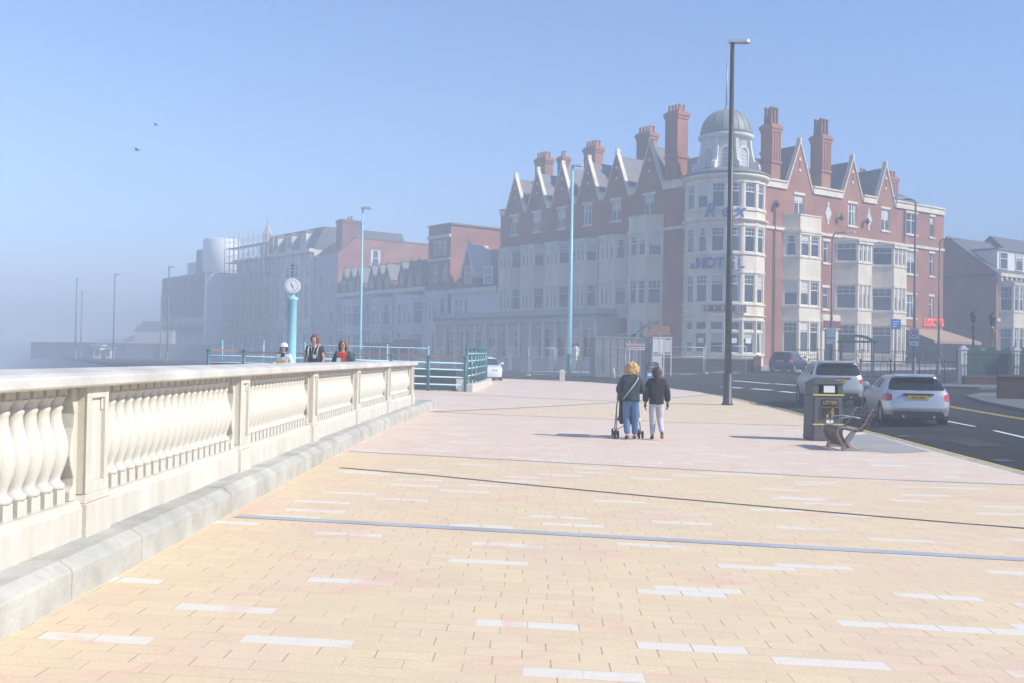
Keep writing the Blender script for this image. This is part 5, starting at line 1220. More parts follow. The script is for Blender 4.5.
# right hand side: brown wall, gate piers, railing, gas lamps
t = thing('brick_wall', (19.6, 41.5, .2), 'dark brown brick wall at the right edge beside the pavement', 'wall'); f = Fr((19.45, 41.6), (1, -.12)); mb = MB(f); mb.box(0, 9, -.12, .12, -.1, 1.2); mb.build('wall_panel', ['brick_dark'], t); mb = MB(f); mb.box(-.04, 9.04, -.17, .17, 1.203, 1.28); mb.build('coping', ['dull_brick'], t)
f = Fr((23.9, 55.0), (1, .05)); t = thing('gate_railing', (24, 55, .5), 'black iron railing with green mesh between white gate piers, on a brown wall', 'railing')
mb = MB(f); mb.box(0, 9, -.15, .15, .2, 1.02); mb.build('base_wall', ['brick_dark'], t); mb = MB(f); mb.box(-.02, 9.02, -.18, .18, 1.023, 1.09); mb.build('coping', ['dull_brick'], t)
for s in (-.0, 2.9):
    mb = MB(f); mb.box(s, s+.34, .3, .64, .3, 2.45); mb.box(s-.04, s+.38, .26, .68, 2.45, 2.55); mb.prism([(s, 2.55), (s+.34, 2.55), (s+.17, 2.72)], .32, .62, axis='y'); mb.build('pier', ['white_wall'], t, bevel=.01)
mb = MB(f)
for i in range(60): mb.tube([f(.05+i*.15, 0, 1.05), f(.05+i*.15, 0, 2.3)], .014, 4, smooth=False) if False else mb.box(.04+i*.15, .065+i*.15, -.012, .012, 1.05, 2.3)
mb.build('iron_bars', ['dark_metal'], t); mb = MB(f); mb.box(0, 9, -.02, .02, 2.2, 2.24); mb.build('top_rail', ['dark_metal'], t)
mb = MB(f); pr = [(0, 1.1)]+[(9*i/60, 2.55+.12*math.sin(i*1.1)) for i in range(61)]+[(9, 1.1)]; mb.prism(pr, .8, .86, axis='y'); mb.build('mesh_screen', [mat('green_mesh', (.035,.09,.085), rough=.7)], t)
gl = ['ornate gilded gas lamp post behind the gate railing at the right', 'black ornate gas lamp post nearer the hotel end wall']
for k, (px, D, hgt, m_) in enumerate(((992, 58.5, 3.95, 'gold'), (973, 61, 4.1, 'black_paint'))):
    M['gold'] = M.get('gold') or mat('gold', (.42,.27,.10), rough=.4, metal=.4)
    p = AT(px, 370, D); x, y, z = p.x, p.y, gz(p.x, p.y); t = thing('gas_lamp', (x, y, z), gl[k], 'street lamp', 'ornate gas lamps')
    mb = MB(); mb.lathe([(.2, 0), (.2, .35), (.13, .45), (.11, .9), (.14, .95), (.075, 1.1), (.06, 2.2), (.05, hgt-.85), (.1, hgt-.82), (.05, hgt-.75), (.03, hgt-.6)], x, y, z, 12); mb.tube([(x-.3, y, z+hgt-.95), (x+.3, y, z+hgt-.95)], .02, 6); mb.build('post', [m_], t)
    mb = MB(); mb.lathe([(.11, 0), (.2, .42), (.2, .44)], x, y, z+hgt-.62, 6, smooth=False); mb.build('lantern', ['glass'], t)
    mb = MB(); mb.lathe([(.25, .0), (.14, .16), (.06, .22), (.05, .3), (0, .36)], x, y, z+hgt-.18, 6, smooth=False); mb.build('lantern_cap', ['dark_metal'], t)
# litter bin near the bench -------------------------------------
M['bin_grey'] = mat('bin_grey', (.085,.087,.095), rough=.55, var=.06); M['bin_yellow'] = mat('bin_yellow', (.62,.55,.05), rough=.5, var=0)
bx_, by_ = 6.62, 22.7; z = gz(bx_, by_); t = thing('litter_bin', (bx_, by_, z), 'large dark grey litter bin with yellow stripes behind the bench', 'bin')
f = Fr((6.53, 22.5), (.993, .12), (.12, -.993)); w_, d_ = .70, .55
def bshape(mb, z0, z1, ins, m=0): mb.prism([(ins, -ins), (w_-ins, -ins), (w_-ins, -d_+ins), (ins, -d_+ins)], z0, z1, m)
mb = MB(f); mb.prism([(0, 0), (w_, 0), (w_, -d_), (0, -d_)], z, z+1.02, top=[(.02, 0-.01), (w_-.02, -.01), (w_-.02, -d_+.01), (.02, -d_+.01)]); mb.build('body', ['bin_grey'], t, bevel=.03, bseg=3)
mb = MB(f)
mb.box(.02, .13, -.48, -.02, z+1.02, z+1.22); mb.box(w_-.13, w_-.02, -.48, -.02, z+1.02, z+1.22); mb.box(.13, w_-.13, -.30, -.20, z+1.02, z+1.22)
mb.build('hood_side', ['bin_grey'], t)
mb = MB(f); pr = [(0.0, z+1.22)]+[(w_*i/12, z+1.26+.115*math.sin(math.pi*i/12)) for i in range(13)]+[(w_, z+1.22)]; mb.prism(pr, -.5, 0, axis='y'); mb.build('hood', ['bin_grey'], t, bevel=.012)
mb = MB(f); mb.box(.14, w_-.14, -.19, -.17, z+1.03, z+1.21); mb.build('opening', ['black_plastic'], t)
mb = MB(f); mb.box(.25, .50, -.03, -.022, z+1.05, z+1.2); mb.build('paper_notice', ['sign_white'], t)
for zz in (1.0, .36): mb = MB(f); mb.box(.0, w_-.0, .002, .012, z+zz-.015, z+zz+.015); mb.build('yellow_stripe', ['bin_yellow'], t)
mb = MB(f); mb.box(.2, .56, .002, .01, z+.76, z+.9); mb.build('litter_panel', ['sign_black'], t)
mb = MB(); c = f(.38, .014, z+.83); put_text(mb, 'LITTER', c, f.n, .105, .002, 0, 0, .003); mb.build('lettering', ['gold'], t, recalc=False)
mb = MB(f); mb.box(.17, .60, .002, .01, z+.48, z+.73); mb.box(.17, .60, .010, .013, z+.48, z+.487, 1); mb.box(.17, .60, .010, .013, z+.723, z+.73, 1); mb.box(.17, .177, .010, .0128, z+.487, z+.723, 1); mb.box(.593, .60, .010, .0128, z+.487, z+.723, 1)
ip = mb.build('litter_icon_panel', ['sign_black', 'gold'], t)
mb = MB(f); mb.prism([(.44+.028*math.cos(a), z+.685+.028*math.sin(a)) for a in [R(40*i) for i in range(9)]], .011, .014, axis='y')
mb.prism([(.41, z+.65), (.47, z+.65), (.475, z+.57), (.468, z+.5), (.446, z+.5), (.44, z+.56), (.43, z+.5), (.408, z+.5), (.412, z+.57)], .011, .014, axis='y'); mb.prism([(.42, z+.645), (.36, z+.60), (.35, z+.615), (.42, z+.66)], .0112, .0142, axis='y')
mb.prism([(.29, z+.58), (.36, z+.58), (.35, z+.5), (.30, z+.5)], .011, .014, axis='y'); mb.build('litter_figure', ['gold'], ip)
mb = MB(f); mb.box(.52, .66, .002, .008, z+.41, z+.47) if False else mb.box(.3, .46, .002, .008, z+.39, z+.46); mb.build('sticker', ['sign_white'], t)
# bench: slatted seat on cast aluminium frames, seen from its end
M['bench_wood'] = mat('bench_wood', (.13,.05,.032), rough=.5, var=.2, scale=6); M['cast_alu'] = mat('cast_alu', (.34,.34,.335), rough=.4, metal=.5, var=.05)
x0, y0 = 6.40, 20.0; z = gz(x0, y0); t = thing('bench', (x0+.2, y0+.7, z), 'modern bench of dark red slats on curved silver frames beside the litter bin', 'bench')
prof = [(.62, .80), (.56, .69), (.50, .58), (.43, .47), (.33, .40), (.18, .41), (.04, .44), (-.04, .41), (-.05, .34), (-.01, .24), (.04, .15), (.10, .06)]
def sp(pr, u):                           # smooth point along the profile
    n_ = len(pr)-1; a = min(int(u*n_), n_-1); t_ = u*n_-a; P = [pr[max(a-1, 0)], pr[a], pr[a+1], pr[min(a+2, n_)]]
    return tuple(.5*((2*P[1][i])+(-P[0][i]+P[2][i])*t_+(2*P[0][i]-5*P[1][i]+4*P[2][i]-P[3][i])*t_*t_+(-P[0][i]+3*P[1][i]-3*P[2][i]+P[3][i])*t_**3) for i in (0, 1))
LB = 1.2; f = Fr((x0, y0), (0, 1), (1, 0))
for y_ in (.12, LB-.12):
    mb = MB(); pts = [sp(prof, i/30) for i in range(31)]
    o_, i_ = [], []
    for i, (a, b) in enumerate(pts):
        q = pts[min(i+1, 30)]; p_ = pts[max(i-1, 0)]; d = Vector((q[0]-p_[0], q[1]-p_[1])).normalized(); nn = Vector((d.y, -d.x)); wd = .032 if i < 22 else .05
        o_.append((a+nn.x*.004*-1, b+nn.y*-.004)); i_.append((a-nn.x*-wd, b-nn.y*-wd))
    for k in range(30):
        for (ya, yb) in ((y_-.025, y_+.025),):
            A = [mb.pt(x0+pp[0], y0+yy, z+pp[1]) for yy in (ya, yb) for pp in (o_[k], o_[k+1], i_[k+1], i_[k])]
            for q in ((0,1,2,3),(4,5,6,7),(0,1,5,4),(1,2,6,5),(2,3,7,6),(3,0,4,7)): mb.face([A[j] for j in q])
    mb.prism([(x0+.02, z+.09), (x0+.16, z+.14), (x0+.30, z+.05), (x0+.52, z+.0), (x0+.0, z+.0)], y0+y_-.05, y0+y_+.05, axis='y')
    mb.prism([(x0+.04, z+.2), (x0+.2, z+.40), (x0+.3, z+.40), (x0+.16, z+.16), (x0+.14, z+.08), (x0+.02, z+.08)], y0+y_-.022, y0+y_+.022, axis='y')
    mb.build('leg_frame', ['cast_alu'], t, bevel=.006)
ns = 16
for k in range(ns):
    a, b = sp(prof, (k+.5)/ns); c_, d_2 = sp(prof, min(1, (k+.8)/ns)); dv = Vector((c_-a, d_2-b)).normalized(); nn = Vector((-dv.y, dv.x)); e = .030; th = .028
    P = [(a-dv.x*e, b-dv.y*e), (a+dv.x*e, b+dv.y*e), (a+dv.x*e-nn.x*-th, b+dv.y*e-nn.y*-th), (a-dv.x*e+nn.x*th, b-dv.y*e+nn.y*th)]
    mb = MB(); mb.prism([(x0+q[0], z+q[1]) for q in P], y0, y0+LB, axis='y'); mb.build('slat', ['bench_wood'], t, bevel=.004)
for y_ in (.3, LB-.35):
    mb = MB(); mb.tube([(x0+.47, y0+y_, z+.54), (x0+.40, y0+y_, z+.62), (x0+.25, y0+y_, z+.65), (x0+.08, y0+y_, z+.63), (x0+.0, y0+y_, z+.56), (x0-.0, y0+y_, z+.44)], .016, 8); mb.build('armrest', ['cast_alu'], t)
# gulls
for k, (px, py, D) in enumerate(((137, 150, 62), (156, 125, 74))):
    p = AT(px, py, D); t = thing('gull', p, ['nearer, darker gull gliding in the sky at upper left', 'fainter, higher gull in the sky at upper left'][k], 'bird', 'gulls in the sky'); mb = MB()
    c = p; mb.lathe([(0, -.28), (.035, -.22), (.07, -.05), (.075, .05), (.045, .18), (.03, .24), (0, .3)], 0, 0, 0, 10) if False else None
    rings = []
    for yy, r_ in ((-.26, .01), (-.18, .04), (-.03, .07), (.08, .07), (.17, .045), (.24, .045), (.29, .02), (.34, .004)): rings.append([mb.pt(c.x+yy, c.y+r_*math.cos(a), c.z+r_*math.sin(a)) for a in [R(45*i) for i in range(8)]])
    for A, B in zip(rings, rings[1:]):
        for i in range(8): mb.face([A[i], A[(i+1) % 8], B[(i+1) % 8], B[i]], 0, True)
    for sgn in (-1, 1):
        W_ = [(.1, -.02, .03), (-.1, -.02, .03), (-.12, .3, .14), (-.2, .62, .08), (-.1, .62, .08), (.08, .3, .15)]
        top = [mb.pt(c.x+a, c.y+sgn*b, c.z+d+.01) for a, b, d in W_]; bot = [mb.pt(c.x+a, c.y+sgn*b, c.z+d-.006) for a, b, d in W_]
        for q in ((0,1,2,5),(5,2,3,4)): mb.face([top[i] for i in q]); mb.face([bot[i] for i in q])
        for i in range(6): mb.face([top[i], top[(i+1) % 6], bot[(i+1) % 6], bot[i]])
    mb.build('gull_body', [mat('gull_grey', (.3,.3,.31), rough=.8)], t); t.scale = (.7, .7, .7)
# ================================================================== VEHICLES
M['silver_paint'] = mat('silver_paint', (.56,.57,.58), rough=.3, metal=.65, var=0, coat=.6)
M['silver_paint2'] = mat('pale_silver_paint', (.50,.51,.51), rough=.32, metal=.5, var=0, coat=.5)
M['blue_car_paint'] = mat('blue_car_paint', (.012,.016,.05), rough=.25, metal=.2, var=0, coat=.8)
M['white_car_paint'] = mat('white_car_paint', (.72,.73,.74), rough=.3, var=0, coat=.5)
M['car_glass'] = mat('car_glass', (.008,.009,.010), rough=.03, var=0, spec=.7)
M['tail_red'] = mat('tail_red', (.50,.012,.015), rough=.15, var=0, coat=.8)
M['tyre'] = mat('tyre', (.012,.012,.013), rough=.85, var=0); M['alloy'] = mat('alloy', (.42,.42,.43), rough=.3, metal=.7, var=0)
M['plate_yellow'] = mat('plate_yellow', (.75,.50,.02), rough=.5, var=0); M['clear_lens'] = mat('clear_lens', (.7,.72,.75), rough=.1, var=0, spec=.8)
def car(name, label, cat, loc, heading, L, W, paint, lev, wheel_r, wheels_y, reg, group=None, lights_rows=(3,), tail_cols=(2, 3), rails=False, rubber_rows=(0,), head_cols=True, tail_up=0):
    """body as stacked horizontal outlines; rear at y=0, front at y=L"""
    t = thing(name, loc, label, cat, group); t.rotation_euler.z = -heading
    hw = W/2; rings = []
    sf_ = (0, .28, .33, .60, .64, .93, 1)
    for z, yr, yf, w in lev:
        w_ = w*hw; half = [(0, yr), (.42*w_, yr+.008), (.76*w_, yr+.035), (.94*w_, yr+.13), (w_, yr+.36)]
        ya, yb = yr+.36, yf-.52
        half += [(w_*(1-.0*f_), ya+(yb-ya)*f_) for f_ in sf_[1:]]
        half += [(.95*w_, yf-.2), (.74*w_, yf-.06), (.40*w_, yf-.012), (0, yf)]
        rings.append([(x, y, z) for x, y in half]+[(-x, y, z) for x, y in half[-2:0:-1]])
    n_ = len(rings[0]); nh = 15            # half count
    me = bpy.data.meshes.new(name); V = [p for r_ in rings for p in r_]; F = []; MI = []
    zt = lev[-1][0]+.025; 
    top = [(0, 0, 0)]
    base = (len(lev)-1)*n_
    # roof strips between mirrored points
    def mi(row, col):
        c = col if col < nh-1 else n_-1-col          # mirrored segment index
        R_ = len(lev)
        if row == R_-3:
            if c in (0, 1, 2): return 1                   # rear window
            if c in (4,): return 0 if not rails else 1
            if c in (6, 8): return 2
            if c == 4: return 2
            if c in (11, 12, 13): return 3
        if row in lights_rows and c in tail_cols: return 4
        if row in rubber_rows: return 5
        return 0
    for j in range(len(lev)-1):
        for i in range(n_):
            F.append((j*n_+i, j*n_+(i+1) % n_, (j+1)*n_+(i+1) % n_, (j+1)*n_+i)); MI.append(mi(j, i))
    for i in range(nh-1):                  # roof and floor
        a, b = i, i+1; c, d = (n_-i) % n_, n_-i-1
        q = (base+a, base+b, base+d, base+c); q2 = (a, b, d, c)
        if i == 0: q = (base+a, base+b, base+d); q2 = (a, b, d)
        if i == nh-2: q = (base+a, base+b, base+c); q2 = (a, b, c)
        F.append(q); MI.append(0); F.append(q2[::-1]); MI.append(5)
    me.from_pydata(V, [], F); 
    for k in (paint, 'car_glass', 'car_glass', 'car_glass', 'tail_red', 'black_plastic'): me.materials.append(M[k])
    for p_, m_ in zip(me.polygons, MI): p_.material_index = m_; p_.use_smooth = True
    bm = bmesh.new(); bm.from_mesh(me); bmesh.ops.recalc_face_normals(bm, faces=bm.faces)
    cl = bm.edges.layers.float.new('crease_edge')
    for e in bm.edges:
        if len(e.link_faces) == 2 and e.link_faces[0].material_index != e.link_faces[1].material_index: e[cl] = .9
    bm.to_mesh(me); bm.free()
    o = bpy.data.objects.new('body', me); COL.objects.link(o)
    sb = o.modifiers.new('s', 'SUBSURF'); sb.levels = 2; sb.render_levels = 2
    cut = MB()
    for wy in wheels_y:
        for sg in (-1, 1):
            cut.f = IDF; k = 26; r_ = wheel_r+.055
            cut.prism([(wy+r_*math.cos(2*math.pi*i/k), wheel_r+r_*math.sin(2*math.pi*i/k)) for i in range(k)], sg*(hw-.26), sg*(hw+.2), axis='x')
    co_ = cut.build('cut', ['black_plastic']); bo_ = o.modifiers.new('b', 'BOOLEAN'); bo_.operation = 'DIFFERENCE'; bo_.object = co_; bo_.solver = 'EXACT'
    full = mesh_of(o); bpy.data.objects.remove(o); bpy.data.objects.remove(co_)
    # split by material into parts
    nm = {1: 'rear_window', 2: 'side_window', 3: 'windscreen', 4: 'tail_light', 5: 'lower_trim'}
    def part(pred, pname, mk):
        b = bmesh.new(); b.from_mesh(full); b.faces.ensure_lookup_table()
        bmesh.ops.delete(b, geom=[f_ for f_ in b.faces if not pred(f_)], context='FACES')
        if not b.faces: b.free(); return None
        m2 = bpy.data.meshes.new(pname); b.to_mesh(m2); b.free(); m2.materials.clear(); m2.materials.append(M[mk])
        for p_ in m2.polygons: p_.material_index = 0; p_.use_smooth = True
        ob = bpy.data.objects.new(pname, m2); COL.objects.link(ob); ob.parent = t; return ob
    body = part(lambda f_: f_.material_index not in (1, 2, 3, 4, 5), 'body', paint)
    part(lambda f_: f_.material_index == 5, 'lower_trim', 'black_plastic')
    part(lambda f_: f_.material_index == 1 and f_.calc_center_median().y < L/2 and abs(f_.calc_center_median().x) < hw*.9, 'rear_window', 'car_glass')
    part(lambda f_: f_.material_index == 3, 'windscreen', 'car_glass')
    for sg in (-1, 1):
        for ya, yb in ((0, L*.42), (L*.42, L)):
            part(lambda f_: f_.material_index == 2 and f_.calc_center_median().x*sg > 0 and ya <= f_.calc_center_median().y < yb, 'side_window', 'car_glass')
        part(lambda f_: f_.material_index == 4 and f_.calc_center_median().x*sg > 0, 'tail_light', 'tail_red')
    # wheels
    def lb(*a): pass
    for wy in wheels_y:
        for sg in (-1, 1):
            w = bpy.data.objects.new('wheel', None); COL.objects.link(w); w.parent = t; w.location = (sg*(hw-.10), wy, wheel_r)
            mt = MB(lambda a, b, c: Vector((c*sg, a, b)))
            mt.lathe([(wheel_r*.66, -.09), (wheel_r*.93, -.1), (wheel_r, -.06), (wheel_r, .06), (wheel_r*.93, .095), (wheel_r*.68, .085), (wheel_r*.66, -.09)], 0, 0, 0, 28)
            ob = mt.build('tyre', ['tyre'], None, loc=(0, 0, 0), recalc=False); ob.parent = w; ob.location = (0, 0, 0)
            mt = MB(lambda a, b, c: Vector((c*sg, a, b))); r_ = wheel_r*.67
            mt.lathe([(r_, .075), (r_*.93, .055), (r_*.9, -.02)], 0, 0, 0, 24)
            mt.lathe([(r_*.9, -.03), (.001, -.03)], 0, 0, 0, 24, 1); mt.lathe([(.001, .045), (r_*.2, .045), (r_*.24, .03)], 0, 0, 0, 12)
            for k in range(5):
                a = k*R(72)+.3; d = (math.cos(a), math.sin(a)); e = (-d[1], d[0])
                for s2 in (-.5, .5):
                    mt.prism([(d[0]*r_*.15+e[0]*(s2*.05-.016), d[1]*r_*.15+e[1]*(s2*.05-.016)), (d[0]*r_*.15+e[0]*(s2*.05+.016), d[1]*r_*.15+e[1]*(s2*.05+.016)), (d[0]*r_*.95+e[0]*(s2*.12+.014), d[1]*r_*.95+e[1]*(s2*.12+.014)), (d[0]*r_*.95+e[0]*(s2*.12-.014), d[1]*r_*.95+e[1]*(s2*.12-.014))], .02, .045)
            ob = mt.build('rim', ['alloy', 'black_plastic'], None, loc=(0, 0, 0), recalc=False); ob.parent = w; ob.location = (0, 0, 0)
    def prt(mb, nm_, mats, par=None, **kw):
        ob = mb.build(nm_, mats, None, loc=(0, 0, 0), **kw); ob.parent = par or t; ob.location = (0, 0, 0); return ob
    def rear_y(z):                        # body rear surface height->y
        P = sorted((a[0], a[1]) for a in lev); return interp(P, z)
    zp = (lev[3][0]+lev[4][0])/2 if tail_up == 0 else tail_up
    yb = rear_y(zp)
    for sg in (-1, 1):                     # mirrors
        mb = MB(); zb = lev[5][0]+.03; ym = L*.66
        mb.prism([(sg*(hw*.93), zb), (sg*(hw+.16), zb+.02), (sg*(hw+.17), zb+.13), (sg*(hw+.06), zb+.16), (sg*hw*.95, zb+.1)], ym, ym+.1, axis='y'); prt(mb, 'mirror', [paint], bevel=.02)
    mb = MB(); mb.box(-.26, .26, yb-.03, yb+.04, zp-.055, zp+.055); pl_ = prt(mb, 'number_plate', ['plate_yellow'])
    mb = MB(); me2 = text_mesh(reg, .085, .001, 0, .002); mb.add_mesh(me2, Matrix(((1, 0, 0, 0), (0, 0, -1, yb-.033), (0, 1, 0, zp), (0, 0, 0, 1)))); prt(mb, 'lettering', ['sign_black'], pl_, recalc=False)
    mb = MB(); mb.box(-.40, .40, yb-.018, yb+.04, zp+.08, zp+.115); prt(mb, 'boot_handle', ['black_plastic'])
    zr, yrf = lev[-1][0], lev[-1][1]
    mb = MB(); mb.prism([(yrf-.13, zr-.045), (yrf+.25, zr+.018), (yrf+.3, zr-.0), (yrf-.1, zr-.075)], -hw*lev[-1][3]*.93, hw*lev[-1][3]*.93, axis='x'); prt(mb, 'roof_spoiler', [paint], bevel=.01)
    if rails:
        for sg in (-1, 1):
            x = sg*hw*lev[-1][3]*.92; mb = MB(); mb.tube([(x, yrf+.2, zr-.01), (x, yrf+.35, zr+.07), (x, L*.62, zr+.07), (x, L*.66, zr-.01)], .02, 6); prt(mb, 'roof_rail', ['alloy'])
    # rear bumper details
    z1 = lev[1][0]; mb = MB(); mb.prism([(-hw*.80, z1-.09), (hw*.80, z1-.09), (hw*.70, z1+.12), (-hw*.70, z1+.12)], -.02, .08, axis='y'); prt(mb, 'rear_valance', ['black_plastic'], bevel=.01)
    for sg in (-1, 1): mb = MB(); mb.tube([(sg*hw*.45, -.03, z1-.02), (sg*hw*.45, .1, z1-.02)], .035, 10); prt(mb, 'exhaust', ['alloy'])
    for sg in (-1, 1):
        mb = MB(); mb.box(sg*hw*.45-.2*hw, sg*hw*.45+.2*hw, L-.12, L-.02, lev[3][0]-.05, lev[3][0]+.07); prt(mb, 'headlight', ['clear_lens'], bevel=.02)
    # sun-dark interior behind glass is the glass itself; wiper
    zw, yw = lev[-3][0]+.03, lev[-3][1]-.01; mb = MB(); mb.tube([(0, yw, zw), (.28, yw+.05, zw+.05)], .012, 5); prt(mb, 'wiper', ['black_plastic'])
    return t
hatch = [(.17, .16, 4.1, .86), (.30, .03, 4.26, .95), (.50, -.02, 4.30, 1.0), (.69, .02, 4.27, 1.0), (.90, .10, 4.0, .985), (.985, .17, 3.25, .94), (1.34, .56, 2.45, .74), (1.42, .52, 2.30, .66)]
suv = [(.24, .14, 4.2, .88), (.40, .03, 4.38, .96), (.60, -.02, 4.42, 1.0), (.86, .01, 4.40, 1.0), (1.04, .05, 4.1, .985), (1.13, .09, 3.35, .95), (1.56, .34, 2.6, .80), (1.65, .28, 2.45, .73)]
dark = [(.17, .16, 3.85, .86), (.30, .03, 3.98, .95), (.50, -.02, 4.03, 1.0), (.72, .02, 4.0, 1.0), (.92, .08, 3.75, .985), (1.0, .13, 3.05, .94), (1.38, .46, 2.35, .75), (1.46, .42, 2.2, .67)]
p = G(918.5, 427, rz)
car('parked_car', 'silver hatchback with a yellow rear number plate, nearest car on the road', 'car', (p.x, p.y, rz(p.x, p.y)+.0), R(10), 4.3, 1.78, 'silver_paint', hatch, .315, (.82, 3.45), 'GK13 ETU', 'cars on the road')
p = G(839, 408, rz)
car('parked_car', 'pale silver off-road estate car with roof rails, partly hidden by the litter bin', 'car', (p.x, p.y, rz(p.x, p.y)), R(7), 4.43, 1.83, 'silver_paint2', suv, .35, (.86, 3.5), 'NL12 VKO', 'cars on the road', rails=True)
p = AT(779, 373, 71.8)
car('parked_car', 'dark blue hatchback farthest up the road, by the hotel forecourt', 'car', (p.x, p.y, rz(p.x, p.y)), R(33), 4.03, 1.72, 'blue_car_paint', dark, .31, (.8, 3.3), 'NA57 HRD', 'cars on the road')
p = AT(489, 375, 61)
car('parked_car', 'small white car showing only its nose past the teal railing posts', 'car', (p.x-.5, p.y+4, rz(p.x, p.y)), R(173), 4.03, 1.72, 'white_car_paint', dark, .31, (.8, 3.3), 'NV60 LTO', 'cars on the road')
# ================================================================== PEOPLE
M['skin'] = mat('skin', (.52,.30,.21), rough=.55, var=.04); M['skin_dark'] = mat('skin_tan', (.10,.055,.04), rough=.55, var=.04)
def cloth(n_, c, **k): M[n_] = mat(n_, c, rough=.85, var=.12, scale=9, bump=.5, bscale=18, **k)
cloth('quilt_navy', (.022,.04,.052)); cloth('black_cloth', (.012,.012,.014)); cloth('denim', (.075,.17,.33)); cloth('grey_jogger', (.50,.49,.53)); cloth('white_cloth', (.62,.64,.68)); cloth('red_cloth', (.55,.03,.02)); cloth('green_dark', (.02,.05,.045)); cloth('black_tee', (.022,.022,.024))
M['blond_hair'] = mat('blond_hair', (.55,.36,.14), rough=.6, var=.35, scale=25, bump=1, bscale=40); M['brown_hair'] = mat('brown_hair', (.055,.022,.013), rough=.5, var=.3, scale=30, bump=.8, bscale=40); M['auburn_hair'] = mat('auburn_hair', (.17,.055,.025), rough=.5, var=.3, scale=30)
M['shoe_black'] = mat('shoe_black', (.015,.012,.012), rough=.6, var=0); M['shoe_tan'] = mat('shoe_tan', (.33,.16,.10), rough=.7, var=0)
def skin_mesh(verts, edges, radii, root=0, sub=2):
    me = bpy.data.meshes.new('k'); me.from_pydata(verts, edges, []); o = bpy.data.objects.new('k', me); COL.objects.link(o)
    md = o.modifiers.new('s', 'SKIN'); md.use_smooth_shade = True
    sv = me.skin_vertices[0].data
    for i, r_ in enumerate(radii): sv[i].radius = r_ if isinstance(r_, tuple) else (r_, r_); sv[i].use_root = (i == root)
    ss = o.modifiers.new('u', 'SUBSURF'); ss.levels = sub; ss.render_levels = sub
    m2 = mesh_of(o); bpy.data.objects.remove(o); return m2
class Sk:
    def __init__(s): s.v = []; s.e = []; s.r = []
    def add(s, p, r_, par=None): s.v.append(tuple(p)); s.r.append(r_); i = len(s.v)-1; (par is not None) and s.e.append((par, i)); return i
    def chain(s, par, pts):
        for p, r_ in pts: par = s.add(p, r_, par)
        return par
    def mesh(s, root=0, sub=2): return skin_mesh(s.v, s.e, s.r, root, sub)
def add_obj(me, name, m, parent):
    me.materials.clear(); me.materials.append(M[m]); 
    for p_ in me.polygons: p_.use_smooth = True; p_.material_index = 0
    o = bpy.data.objects.new(name, me); COL.objects.link(o); o.parent = parent; return o
def lerp3(a, b, t_): return tuple(a[i]+(b[i]-a[i])*t_ for i in range(3))
def hand(wrist, d, side):
    """palm, four unequal curled fingers and a thumb, as one mesh; d = forearm direction"""
    d = Vector(d).normalized(); out_ = Vector((0, 1, 0)); sidev = d.cross(out_).normalized(); w = Vector(wrist); ms = []
    k = Sk(); a = k.add(w-d*.02, .024); b = k.add(w+d*.035, (.034, .022), a); k.add(w+d*.075, (.036, .02), b); ms.append(k.mesh(0, 1))
    for q, (off, ln) in enumerate(((-.027, .066), (-.009, .076), (.009, .07), (.026, .055))):
        k = Sk(); s0 = w+d*.06+out_*off; a = k.add(s0, .0095); b = k.add(s0+d*ln*.45+sidev*side*.004, .009, a); c = k.add(s0+d*ln*.75+sidev*side*.018, .0085, b); k.add(s0+d*ln*.9+sidev*side*.034, .0075, c); ms.append(k.mesh(0, 1))
    k = Sk(); s0 = w+d*.02+out_*.025; a = k.add(s0, .012); b = k.add(s0+d*.03+out_*.022, .0105, a); k.add(s0+d*.06+out_*.03+sidev*side*.012, .009, b); ms.append(k.mesh(0, 1))
    return ms
def join(ms):
    mb = MB(); 
    for m_ in ms: mb.add_mesh(m_, Matrix.Identity(4))
    me = bpy.data.meshes.new('body'); me.from_pydata([tuple(v) for v in mb.v], [], [f[0] for f in mb.F]); return me
def hair_blob(c, r, n_amp, n_sc, cut=None, seed=0, stretch=(1, 1, 1)):
    bm = bmesh.new(); bmesh.ops.create_icosphere(bm, subdivisions=5, radius=1)
    for v in bm.verts:
        q = v.co.copy(); k = 1+n_amp*noise.noise(q*n_sc+Vector((seed, 0, 0)))+n_amp*.6*noise.noise(q*n_sc*2.7+Vector((seed, 5, 0)))+n_amp*.35*noise.noise(Vector((q.x*14, q.y*14, q.z*5)))
        v.co = Vector((c[0]+q.x*r*stretch[0]*k, c[1]+q.y*r*stretch[1]*k, c[2]+q.z*r*stretch[2]*k))
    if cut: bmesh.ops.delete(bm, geom=[v for v in bm.verts if cut(v.co)], context='VERTS')
    me = bpy.data.meshes.new('h'); bm.to_mesh(me); bm.free(); return me
